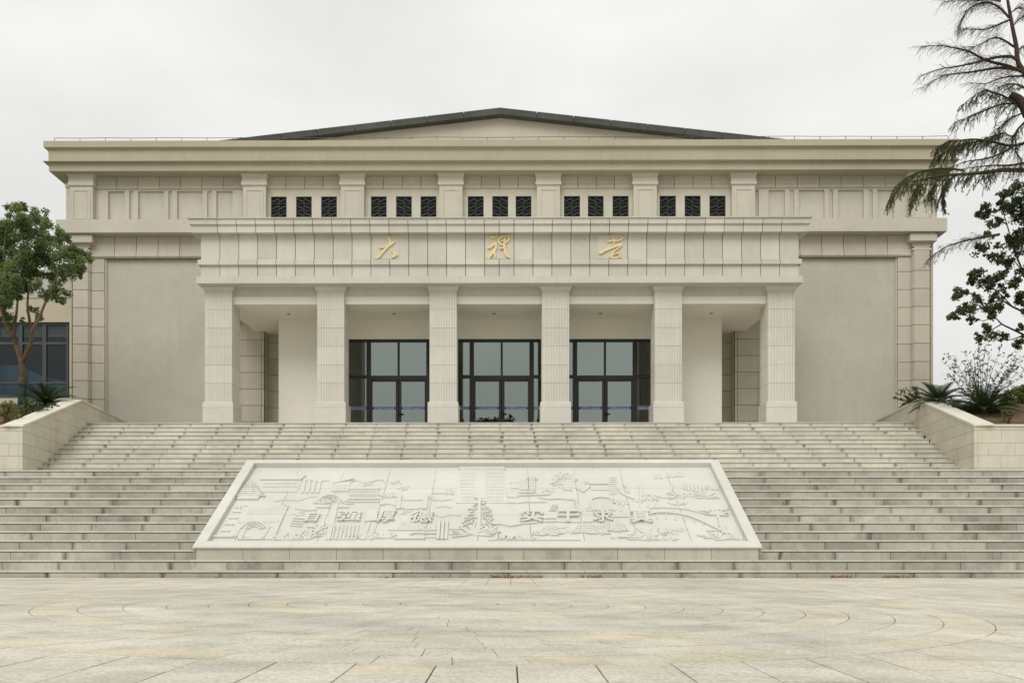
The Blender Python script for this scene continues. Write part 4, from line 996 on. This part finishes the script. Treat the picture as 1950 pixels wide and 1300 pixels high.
strokes('sign_plate', (924.5, 448.5, 974.5, 493), TA, [[(1565, 72, 12), (1600, 82, 36), (1640, 88, 30)], [(1535, 225, 14), (1570, 210, 36), (1610, 175, 36), (1640, 145, 14)], [(1640, 150, 28), (1640, 215, 38), (1610, 270, 42), (1570, 320, 44), (1545, 365, 16)], [(1625, 250, 18), (1630, 310, 34), (1632, 362, 12)],
        [(1670, 122, 14), (1690, 160, 26), (1720, 180, 24), (1770, 150, 26), (1810, 110, 24), (1800, 75, 22), (1760, 72, 22), (1710, 85, 22), (1675, 120, 16)], [(1700, 140, 8), (1740, 130, 14), (1760, 95, 12)], [(1765, 55, 10), (1760, 110, 18), (1745, 160, 22)], [(1690, 232, 10), (1730, 220, 22), (1765, 190, 22)], [(1750, 180, 34), (1755, 240, 38), (1775, 295, 46), (1800, 330, 38), (1816, 344, 12)]])
strokes('sign_plate', (1137.5, 448.5, 1187.5, 493), TB, [[(905, 175, 30), (920, 280, 64), (935, 360, 64), (975, 480, 54), (985, 580, 44)], [(720, 425, 44), (800, 415, 64), (920, 390, 60), (1050, 345, 46), (1130, 325, 34)], [(960, 410, 54), (1100, 400, 64), (1240, 345, 66), (1330, 260, 74)],
        [(400, 850, 66), (480, 840, 116), (650, 745, 116), (850, 670, 106), (1050, 600, 96), (1200, 540, 124), (1280, 540, 84)], [(1280, 560, 54), (1150, 660, 56), (1000, 770, 66), (930, 840, 94), (900, 940, 114), (830, 970, 54)], [(960, 920, 44), (1080, 870, 64), (1180, 830, 44)], [(830, 960, 64), (900, 1030, 94), (1020, 1050, 66), (1140, 1020, 66), (1190, 940, 64), (1130, 900, 44)]])

# ------------------------------------------------------------------ the side wing on the left
YN = 37.0
wing = empty('side_wing', (X(60, YN), YN, Z_TER - 1)); tag(wing, 'low beige side wing with dark framed windows behind the leafy tree on the left', 'building')
wx0, wx1 = X(-420, YN), X(140, YN); zwb, zwt = Z(757, YN), Z(612, YN); ztopw = Z(512, YN); zmid = Z(566, YN)
def W_(b, name, mat): return put(b.build(name, mat), wing)
b = MB(); b.box(wx0, wx1, YN, YN + .3, zwt, zmid); b.box(wx0, wx1, YN, YN + .3, Z_TER - 3, zwb); W_(b, 'wall', M['wing'])
b = MB(); b.box(wx0, wx1, YN - .03, YN + 9, zmid + .001, ztopw); b.box(wx0, wx1, YN + 5, YN + 9, Z_TER - 3, zmid - .005); W_(b, 'upper_wall', M['wing2'])
b = MB(); b.box(wx0, wx1, YN + .4, YN + 5, Z_TER - .3, Z_TER - .2); b.box(wx0, wx1, YN + 4.2, YN + 4.4, Z_TER - .2, zmid); W_(b, 'interior', M['dark'])
b = MB(); A = [(X(-60, YN), YN + .42, zwb), (X(118, YN), YN + .42, zwb), (X(124, YN), YN + .42, Z(724, YN)), (X(72, YN), YN + .42, Z(712, YN)), (X(20, YN), YN + .42, Z(690, YN)), (X(-60, YN), YN + .42, Z(692, YN))]  # added blue sheet behind the panes: a painted reflection of blue roofs
b.rings(A, [(x, y + .1, z) for x, y, z in A]); W_(b, 'painted_reflection', M['blue_reflection'])
mul = [126 - 45.8 * k for k in range(12)]
for k in range(11):
    x0, x1 = X(mul[k + 1], YN), X(mul[k], YN); t_ = .075
    fr = MB(); fy = YN + .08
    fr.box(x0, x0 + t_, fy, fy + .1, zwb, zwt); fr.box(x1 - t_, x1 - .001, fy, fy + .1, zwb, zwt)
    for py0, py1 in ((612, 616.5), (649, 654), (725.5, 729), (751, 757)): fr.box(x0 + t_, x1 - t_, fy, fy + .0995, Z(py1, YN), Z(py0, YN))
    w_ = W_(fr, 'window', M['grey_frame'])
    for py0, py1 in ((616.5, 649), (654, 725.5), (729, 751)):
        g_ = MB(); g_.box(x0 + t_, x1 - t_, fy + .05, fy + .058, Z(py1, YN), Z(py0, YN)); sub(g_, 'pane', M['glass2'], w_)
    bl = MB()
    for py in (618.5, 623.5, 628.5, 633.5): bl.box(x0 + t_, x1 - t_, fy + .13, fy + .15, Z(py + 4.2, YN), Z(py, YN), rt())
    sub(bl, 'blind', M['blind'], w_)

# ------------------------------------------------------------------ plants
def leaves_mesh(name, P, U, V, tone, mat, parent=None, kind=None):
    n = len(P); me = bpy.data.meshes.new(name)
    vs = np.empty((n, 4, 3)); vs[:, 0] = P - U; vs[:, 1] = P - V; vs[:, 2] = P + U; vs[:, 3] = P + V
    me.vertices.add(4 * n); me.vertices.foreach_set('co', vs.ravel())
    me.loops.add(4 * n); me.loops.foreach_set('vertex_index', np.arange(4 * n, dtype=np.int32))
    me.polygons.add(n); me.polygons.foreach_set('loop_start', np.arange(0, 4 * n, 4, dtype=np.int32)); me.polygons.foreach_set('loop_total', np.full(n, 4, dtype=np.int32))
    at = me.attributes.new('tone', 'FLOAT', 'FACE'); at.data.foreach_set('value', np.asarray(tone, dtype=np.float32))
    me.update(calc_edges=True); me.materials.append(mat)
    o = bpy.data.objects.new(name, me); COL.objects.link(o)
    if kind: o['kind'] = kind
    return o
def rand_dirs(n):
    v = rng.normal(size=(n, 3)); return v / np.linalg.norm(v, axis=1, keepdims=True)
def clump_leaves(clumps, per, size, flat=.7, shell=.2, subn=7):
    Ps, Us, Vs, Ts = [], [], [], []
    fine = []
    for (c, r, n) in clumps:
        for q in range(subn):
            d = rand_dirs(1)[0] * r * .85 * rng.random() ** .4; fine.append((np.array(c) + d * np.array([1, 1, flat]), r * rng.uniform(.34, .68), n / subn))
    for (c, r, n) in fine:
        n = int(n * per * rng.uniform(.6, 1.3)) + 1; d = rand_dirs(n); rr = r * (shell + (1 - shell) * rng.random(n) ** .6) * (rng.random(n) ** .25)
        p = np.array(c) + d * rr[:, None] * np.array([1, 1, flat])
        u = rand_dirs(n); w = rand_dirs(n); v = np.cross(u, w); v /= np.linalg.norm(v, axis=1, keepdims=True) + 1e-9
        s = size * rng.uniform(.6, 1.25, n)
        Ps.append(p); Us.append(u * s[:, None]); Vs.append(v * s[:, None] * .62)
        Ts.append(np.clip(rng.normal(0, .45, n) + rng.uniform(-.3, .3) + d[:, 2] * .2, -1, 1))
    return [np.concatenate(a) for a in (Ps, Us, Vs, Ts)]
def pix(px, py, Y): return Vector((X(px, Y), Y, Z(py, Y)))
def polypix(pts, Y, dy=0.0):
    return [pix(p[0], p[1], Y + (p[2] if len(p) > 2 else 0)) for p in pts]
def smooth_path(pts, k=4):
    out = []
    for i in range(len(pts) - 1):
        a, b_, c, d = pts[max(i - 1, 0)], pts[i], pts[i + 1], pts[min(i + 2, len(pts) - 1)]
        for j in range(k):
            t = j / k; out.append(.5 * ((2 * b_) + (c - a) * t + (2 * a - 5 * b_ + 4 * c - d) * t * t + (3 * b_ - a - 3 * c + d) * t ** 3))
    out.append(pts[-1]); return out
def taper(n, r0, r1): return [r0 + (r1 - r0) * i / max(1, n - 1) for i in range(n)]
def branch(b, pts, r0, r1, n=6):
    p = smooth_path(pts); b.tube(p, taper(len(p), r0, r1), n); return p

# ---- left tree
YT1 = 29.3
t1 = empty('tallow_tree', (X(40, YT1), YT1, soil_z(YT1) - .1)); tag(t1, 'broadleaf tree with dense green crown and forked trunk in the left planter', 'tree')
b = MB()
branch(b, [Vector((X(39, YT1), YT1, soil_z(YT1) - .15))] + polypix([(40, 735), (40, 705), (39, 688)], YT1), .115, .105, 9)
br = [[(39, 690), (32, 668), (25, 645), (24, 625), (28, 600), (31, 570), (34, 540), (30, 500)], [(39, 692), (48, 672), (57, 648), (58, 630), (70, 608), (82, 580), (92, 558), (104, 530), (118, 505)],
      [(57, 645), (54, 610), (50, 585), (51, 560), (55, 535), (60, 500), (66, 460)], [(25, 642), (10, 620), (0, 590), (-14, 550), (-25, 500)], [(104, 530), (110, 512), (112, 490), (120, 470)], [(31, 560), (15, 520), (5, 480), (10, 430)], [(60, 500), (80, 470), (90, 440)], [(34, 540), (45, 490), (40, 440), (35, 405)], [(92, 558), (110, 560), (125, 556)], [(58, 630), (66, 605), (72, 596)]]
for i, p in enumerate(br):
    pp = polypix([(q[0], q[1], (k * .13 * (-1) ** i)) for k, q in enumerate(p)], YT1); branch(b, pp, (.085, .08, .05, .06, .03, .04, .03, .03, .02, .02)[i], .012, 7)
put(b.build('trunk', M['bark'], smooth=True), t1)
b = MB(); branch(b, [Vector((X(39, YT1), YT1, soil_z(YT1) - .1))] + polypix([(40, 745), (40.5, 728)], YT1), .135, .125, 9); put(b.build('trunk_wrap', M['wrap'], smooth=True), t1)
cl_px = [(25, 400, 20), (40, 392, 12), (75, 412, 20), (88, 425, 14), (10, 430, 22), (35, 430, 30), (60, 440, 32), (-15, 440, 30), (90, 455, 26), (112, 447, 20), (20, 460, 36), (50, 475, 36), (-15, 480, 34), (85, 485, 28), (110, 480, 22), (128, 470, 20), (145, 485, 22), (160, 492, 15), (30, 500, 34), (0, 510, 34), (60, 515, 26), (140, 505, 20), (125, 515, 22), (152, 515, 14), (105, 525, 20), (20, 535, 28), (-10, 545, 34), (45, 545, 18), (82, 560, 12), (95, 565, 14), (110, 570, 12), (125, 556, 10), (100, 545, 16), (10, 570, 20), (28, 560, 18), (70, 540, 14), (60, 590, 10), (72, 602, 10), (0, 600, 20), (15, 625, 14), (5, 580, 16), (40, 610, 8), (-30, 520, 40), (-30, 600, 20)]
cl = [(tuple(pix(a, c, YT1 + rt(1.1))), r * YT1 / F * 1.05, (r / 20) ** 2) for a, c, r in cl_px]
P, U, V, T = clump_leaves(cl, 980, .037, .85, subn=10)
put(leaves_mesh('crown', P, U, V, T, M['leaf']), t1)
# ---- right broadleaf tree
YT2 = 27.0
t2 = empty('tallow_tree', (X(1975, YT2), YT2, soil_z(YT2))); tag(t2, 'dark-leaved broadleaf tree with airy crown at the right edge, below the conifer branches', 'tree')
b = MB()
branch(b, [Vector((X(1985, YT2), YT2, soil_z(YT2) - .2))] + polypix([(1975, 700), (1968, 620), (1962, 560)], YT2), .12, .08, 8)
for i, p in enumerate([[(1962, 570), (1950, 530), (1935, 495), (1925, 465), (1915, 430), (1905, 395), (1900, 365)], [(1966, 610), (1945, 595), (1925, 585), (1905, 574), (1885, 578), (1860, 590), (1835, 590), (1815, 605)], [(1970, 650), (1950, 640), (1925, 628), (1905, 618), (1890, 605), (1870, 612), (1850, 605)], [(1950, 530), (1930, 500), (1915, 495), (1895, 500)],
                        [(1905, 618), (1885, 630), (1866, 645)], [(1935, 495), (1950, 450), (1945, 400), (1935, 365)], [(1945, 640), (1920, 648), (1900, 644)], [(1915, 430), (1895, 415), (1875, 410)], [(1925, 585), (1895, 555), (1865, 535), (1847, 530)]]):
    pp = polypix([(q[0], q[1], k * .1 * (-1) ** i) for k, q in enumerate(p)], YT2); branch(b, pp, .035 if i < 3 else .02, .006, 6)
put(b.build('trunk', M['barkdark'], smooth=True), t2)
cl_px = [(1875, 407, 14), (1866, 412, 9), (1904, 385, 13), (1930, 361, 14), (1910, 368, 10), (1892, 423, 12), (1934, 415, 18), (1915, 402, 14), (1948, 385, 18), (1865, 477, 13), (1892, 492, 14), (1930, 454, 16), (1945, 470, 18), (1917, 499, 14), (1861, 524, 12), (1847, 531, 10), (1889, 538, 14), (1870, 540, 12), (1905, 520, 12), (1818, 562, 11), (1832, 558, 9), (1829, 584, 12), (1808, 605, 8), (1840, 591, 12), (1860, 570, 12), (1882, 580, 14), (1889, 601, 12), (1900, 560, 12), (1875, 626, 11), (1864, 647, 8), (1858, 640, 7), (1890, 640, 10), (1907, 642, 10), (1942, 651, 12), (1935, 566, 13), (1948, 575, 13), (1925, 540, 12), (1948, 520, 16), (1820, 600, 8), (1850, 610, 9), (1900, 585, 9), (1940, 625, 8), (1880, 450, 8), (1900, 470, 8), (1960, 600, 16), (1960, 440, 20)]
cl_px += [(3944 - a, c + 12, r) for a, c, r in cl_px if a > 1840]
cl = [(tuple(pix(a, c, YT2 + rt(.7))), r * YT2 / F * 1.0, (r / 20) ** 2) for a, c, r in cl_px]
P, U, V, T = clump_leaves([(c, r * 1.4, n) for c, r, n in cl], 760, .045, .85, subn=8); put(leaves_mesh('crown', P, U, V, T, M['leafd']), t2)
# ---- conifer reaching in from the right
YT3 = 25.0
t3 = empty('conifer_tree', (X(1985, YT3), YT3, soil_z(YT3))); tag(t3, 'tall half-bare conifer with drooping branches reaching in from the right edge', 'tree')
tb = MB(); branch(tb, [Vector((X(1992, YT3), YT3, soil_z(YT3) - .2))] + polypix([(1985, 700), (1978, 520), (1968, 380), (1962, 260), (1955, 205)], YT3), .24, .12, 9)
c3 = lambda x, y: (1660 + x / 3.248, y / 3.25)
branch(tb, polypix([c3(955, 700), c3(955, 560), c3(942, 470), c3(897, 400), c3(885, 300), c3(865, 200), c3(845, 90), c3(830, 0), c3(815, -120), c3(805, -260)], YT3), .085, .022, 7)
branch(tb, polypix([c3(960, 720), c3(910, 632), c3(850, 595)], YT3 - .1), .14, .085, 8)
CB3 = [([(840, 120), (790, 65), (740, 35), (680, 25), (600, 60), (555, 120), (535, 185)], 0), ([(790, 20), (720, 5), (640, 15), (540, 15), (440, 20)], 0), ([(850, 130), (780, 160), (700, 190), (620, 190), (560, 190)], 0), ([(870, 300), (800, 255), (740, 245), (650, 290), (600, 300)], 0), ([(935, 460), (840, 420), (740, 395), (680, 375), (620, 340), (570, 320), (480, 300), (400, 290), (300, 300)], 0),
       ([(900, 390), (850, 360), (760, 365), (640, 395), (520, 420), (420, 435), (290, 480)], 0), ([(930, 455), (860, 435), (760, 430), (640, 450), (520, 465), (430, 480), (300, 550)], 0), ([(960, 490), (900, 480), (800, 490), (700, 525), (600, 520)], 0), ([(850, 90), (900, 60), (960, 50)], 0), ([(860, 180), (900, 130), (960, 100)], 0), ([(885, 330), (920, 300), (965, 280)], 0), ([(950, 560), (880, 530), (800, 540), (740, 580)], .3),
       ([(900, 670), (870, 645), (800, 600), (740, 580), (690, 565), (620, 605), (550, 660)], .7), ([(930, 660), (820, 650), (720, 680), (640, 710), (580, 740), (510, 760)], .45), ([(960, 740), (900, 800), (860, 850), (800, 830), (740, 850), (690, 860)], .8), ([(965, 885), (860, 910), (760, 890), (640, 870), (540, 875), (470, 885), (400, 915)], 1), ([(700, 880), (600, 890), (500, 920), (370, 990)], 1), ([(860, 920), (780, 960), (690, 990), (560, 1010), (450, 1060)], .5),
       ([(960, 1060), (800, 1060), (680, 1075), (560, 1085), (440, 1090), (300, 1120), (180, 1150), (90, 1270)], 1), ([(560, 1060), (440, 1050), (330, 1060), (220, 1100), (140, 1160)], .9), ([(965, 870), (880, 925), (910, 990), (920, 1055)], 0), ([(520, 1090), (470, 1120), (430, 1180), (440, 1270)], .9), ([(400, 1100), (380, 1160), (350, 1200), (380, 1240)], .8), ([(300, 1110), (290, 1150), (260, 1190), (240, 1250)], 1), ([(960, 1010), (850, 1030), (740, 1030), (640, 1040), (560, 1050)], .5), ([(945, 700), (850, 740), (790, 790), (740, 860)], .2)]
CB3 += [([(1960 - q[0] + (40 if q[1] > 500 else 0), q[1] + 45) for q in p if q[0] < 950], g_) for p, g_ in CB3[::2] if min(q[0] for q in p) < 800]   # the far side of the tree, outside the frame
CB3b = [([(1900, 448), (1865, 454), (1835, 460), (1796, 473), (1765, 496)], .15)]
wood = MB(); nP, nU, nV, nT = [], [], [], []
def needles_on(path, dens, droop):
    for i in range(len(path) - 1):
        a, c = path[i], path[i + 1]; L = (c - a).length; n = max(1, int(L * dens)); d = (c - a).normalized()
        for _ in range(n):
            p = a.lerp(c, random.random()); u = (d * random.uniform(.2, 1) + Vector((rt(.6), rt(.6), rt(.5) - droop))).normalized(); w = u.cross(Vector((rt(), rt(), rt()))).normalized()
            s = random.uniform(.02, .042); nP.append(p + u * s * .8); nU.append(u * s); nV.append(w * s * .16); nT.append(rt())
def twig(p, d, L, r, depth, green):
    pts = [p]; q = p.copy(); dd = d.copy(); n = 4
    for k in range(n):
        dd = (dd + Vector((rt(.22), rt(.22), rt(.15) - (.20 if green > .4 else .08)))).normalized(); q = q + dd * L / n; pts.append(q.copy())
    wood.tube(pts, taper(len(pts), r, r * .45), 3)
    if depth > 0:
        for k in range(1, n + 1):
            for _ in range(2 if depth > 1 else 1):
                if random.random() < .8:
                    d2 = (dd * .8 + Vector((rt(.7), rt(.7), rt(.5) - .25))).normalized(); twig(pts[k], d2, L * random.uniform(.35, .6), r * .55, depth - 1, green)
    if green and random.random() < green: needles_on(pts, 85 * (1.7 if green > .85 else 1), .5)
for pts, gr in [([c3(*q) for q in p], g_) for p, g_ in CB3] + CB3b:
    off = rt(.8); pp = smooth_path([pix(q[0], q[1], YT3 + off * k / len(pts)) for k, q in enumerate(pts)], 4)
    Ltot = sum((pp[i + 1] - pp[i]).length for i in range(len(pp) - 1))
    wood.tube(pp, taper(len(pp), .012 + .012 * Ltot, .006), 5)
    side = 1
    for i in range(2, len(pp)):
        d = (pp[i] - pp[i - 1]).normalized(); f_ = i / len(pp)
        for _ in range(3 if gr > .4 else 5):
            side = -side
            up = Vector((0, 0, -.4 if random.random() < .65 else .35)) if gr < .5 else Vector((0, 0, -.4 if random.random() < .7 else .2))
            dv_ = (d * .9 + up + Vector((0, side * .6, 0)) * random.random() + Vector((rt(.15), rt(.3), rt(.2)))).normalized()
            twig(pp[i].lerp(pp[i - 1], random.random()), dv_, random.uniform(.2, .46) * (1.15 - .4 * f_), .0048, 1 if gr < .4 else 1, gr if f_ > .18 or gr < .9 else gr * .6)
    if gr > .6: needles_on(pp[len(pp) // 4:], 60, .3)
tv = len(tb.v); tb.v += wood.v; tb.f += [[i + tv for i in f] for f in wood.f]; tb.t += wood.t
put(tb.build('trunk', M['barkdark'], smooth=True, fix=False), t3)
put(leaves_mesh('crown', np.array([tuple(p) for p in nP]), np.array([tuple(p) for p in nU]), np.array([tuple(p) for p in nV]), nT, M['needle']), t3)

# ---- cycads
def cycad(px, py, Y, rad, label, nf=26):
    base = Vector((X(px, Y), Y, Z(py, Y))); root = empty('cycad', base); tag(root, label, 'cycad', 'cycads in the planters')
    b = MB(); b.tube([base - Vector((0, 0, .35)), base - Vector((0, 0, .05)), base + Vector((0, 0, .04))], [.13, .12, .07], 8); put(b.build('stem', M['barkdark']), root)
    for i in range(nf):
        a = i * 2.39996; el = .02 + 1.05 * ((i + .5) / nf) ** 1.1; L = rad * random.uniform(.85, 1.1)
        d = Vector((math.cos(a) * math.cos(el), math.sin(a) * math.cos(el), math.sin(el))); pts = []; q = base.copy()
        n = 9
        for k in range(n + 1):
            pts.append(q.copy()); d2 = (d + Vector((0, 0, -.09 * k))).normalized(); q = q + d2 * L / n
        fb = MB(); fb.tube(pts, taper(n + 1, .010, .003), 4, -.4)
        for k in range(1, n + 1):
            d_ = (pts[k] - pts[k - 1]).normalized(); sd_ = d_.cross(Vector((0, 0, 1))).normalized(); upv = sd_.cross(d_)
            for h_ in (0, .33, .66):
                p = pts[k - 1].lerp(pts[k], h_); f_ = (k - 1 + h_) / n; ll = rad * .24 * math.sin(math.pi * min(1, f_ * .92 + .12)) + .02
                for s in (-1, 1):
                    tip = p + (sd_ * s * .85 + d_ * .55 + upv * .25).normalized() * ll; wv = d_ * .019
                    fb.add([p - wv, p + wv, tip], [[0, 1, 2]], rt(.8))
        put(fb.build('frond', M['cycad'], fix=False), root)
cycad(86, 768, 27.6, 1.0, 'cycad with upright fronds at the foot of the tree in the left planter')
cycad(1785, 768, 27.4, 1.0, 'cycad with arching fronds behind the peak of the right coping')
cycad(1872, 782, 26.0, 1.1, 'large spreading cycad in front of the bare shrub in the right planter', 34)
cycad(186, 795, 30.5, .42, 'small cycad behind the left coping beside the pilaster', 14)
cycad(1733, 770, 30.6, .42, 'small cycad behind the level length of the right coping', 14)
# ---- shrubs
def shrub(name, px, py, Y, h, spread, nst, mat, label, cat='shrub', leaf=.03, nl=16, bark='barkdark', lean=0):
    base = Vector((X(px, Y), Y, Z(py, Y))); root = empty(name, base); tag(root, label, cat); b = MB(); Ps, Us, Vs, Ts = [], [], [], []
    for i in range(nst):
        a = random.uniform(0, 6.28); r_ = random.random() ** .5 * spread; top = base + Vector((math.cos(a) * r_ + lean, math.sin(a) * r_ * .7, h * random.uniform(.55, 1) * (1 - .25 * r_ / spread)))
        mid = base.lerp(top, .5) + Vector((rt(.08), rt(.08), .06 * h)); path = smooth_path([base + Vector((rt(.06), rt(.06), -.1)), mid, top], 5); b.tube(path, taper(len(path), .010, .003), 4)
        for k in range(3, len(path)):
            for _ in range(2):
                d = Vector((rt(), rt(), random.uniform(0, 1))).normalized(); L = random.uniform(.1, .32) * h * .35; e = path[k] + d * L; b.tube([path[k], path[k].lerp(e, .5) + Vector((0, 0, .01)), e], [.004, .003, .002], 3)
                for _ in range(nl // 4):
                    p = path[k].lerp(e, random.uniform(.2, 1.05)) + Vector((rt(.02), rt(.02), rt(.02))); u = Vector((rt(), rt(), rt())).normalized(); v = u.cross(Vector((rt(), rt(), rt()))).normalized(); s = leaf * random.uniform(.6, 1.2)
                    Ps.append(p); Us.append(u * s); Vs.append(v * s * .55); Ts.append(rt())
    put(b.build('stems', M[bark], fix=False), root)
    put(leaves_mesh('foliage', np.array([tuple(p) for p in Ps]), np.array([tuple(p) for p in Us]), np.array([tuple(p) for p in Vs]), Ts, mat), root)
shrub('twiggy_shrub', 1866, 792, 26.6, 2.3, 1.25, 30, M['leafd'], 'sparse twiggy shrub standing against the sky in the right planter', leaf=.032, nl=16)
shrub('reddish_shrub', 1750, 778, 29.4, .75, .45, 14, M['shrub'], 'small reddish shrub leaning over the coping left of the right peak', leaf=.03, nl=16, lean=-.35)
shrub('seedling', 1915, 806, 24.4, .42, .22, 7, M['bush'], 'small seedling in front of the outer coping of the right planter', leaf=.025, nl=12)
def bushy(name, label, cl_px, Y, mat, per=300, leaf=.04, cat='bush', thick=.5, bark='bark'):
    c0 = cl_px[0]; base = Vector((X(c0[0], Y), Y, soil_z(Y))); root = empty(name, base); tag(root, label, cat)
    cl = [(tuple(pix(a, c, Y + rt(thick))), r * Y / F, (r / 20) ** 2) for a, c, r in cl_px]
    P, U, V, T = clump_leaves(cl, per, leaf, .9, .55); put(leaves_mesh('foliage', P, U, V, T, mat), root)
    b = MB()
    for (c, r, n) in cl: b.tube([base + Vector((rt(.2), rt(.2), -.2)), base.lerp(Vector(c), .6) + Vector((rt(.1), 0, 0)), Vector(c)], [.02, .014, .006], 4)
    put(b.build('stems', M[bark], fix=False), root)
bushy('round_bush', 'large rounded yellow-green bush at the right edge behind the planter', [(1928, 772, 30), (1908, 778, 26), (1893, 796, 18), (1908, 790, 24), (1945, 752, 26), (1916, 760, 20), (1950, 790, 28), (1936, 746, 12), (1975, 768, 38), (1900, 805, 18), (1930, 805, 24), (1945, 740, 10)], 33.0, M['bush'], 420, .05, thick=.7)
bushy('leafy_bush', 'low bright green bush at the left edge above the planter front', [(12, 784, 20), (-8, 784, 22), (26, 792, 15), (3, 774, 13), (18, 770, 11), (32, 799, 10), (14, 798, 12)], 24.6, M['bush'], 420, .026, thick=.25)
bushy('clipped_shrub', 'low feathery dark shrub beside the sloping coping of the left planter', [(48, 778, 18), (38, 786, 18), (64, 772, 15), (28, 782, 15), (80, 772, 11), (46, 766, 11), (100, 772, 9), (60, 784, 12)], 25.6, M['cycad'], 520, .026, thick=.25)
bushy('ground_ivy', 'low mixed greenery under the large cycad in the right planter', [(1845, 787, 16), (1826, 775, 15), (1870, 792, 14), (1900, 790, 14), (1810, 766, 12), (1860, 782, 13), (1925, 794, 12), (1795, 762, 9)], 26.2, M['cycad'], 520, .026, thick=.3)
# ---- tree behind the camera, seen mirrored in the doors
t4 = empty('broadleaf_tree', (-1.4, -24, -.6)); tag(t4, 'leafy tree across the plaza, seen only as a reflection in the middle glass door', 'tree')
b = MB(); branch(b, [Vector((-1.4, -24, -.6)), Vector((-1.5, -24, 4)), Vector((-1.3, -24, 9)), Vector((-1.2, -24, 13.5))], .25, .05, 7); put(b.build('trunk', M['bark']), t4)
cl = [((-1.4 + rt(1.6), -24 + rt(1.5), 9.7 + 3.6 * random.random()), random.uniform(.6, 1.1), 1) for _ in range(22)]
P, U, V, T = clump_leaves(cl, 130, .14, .8); put(leaves_mesh('crown', P, U, V, T, M['leafd']), t4)
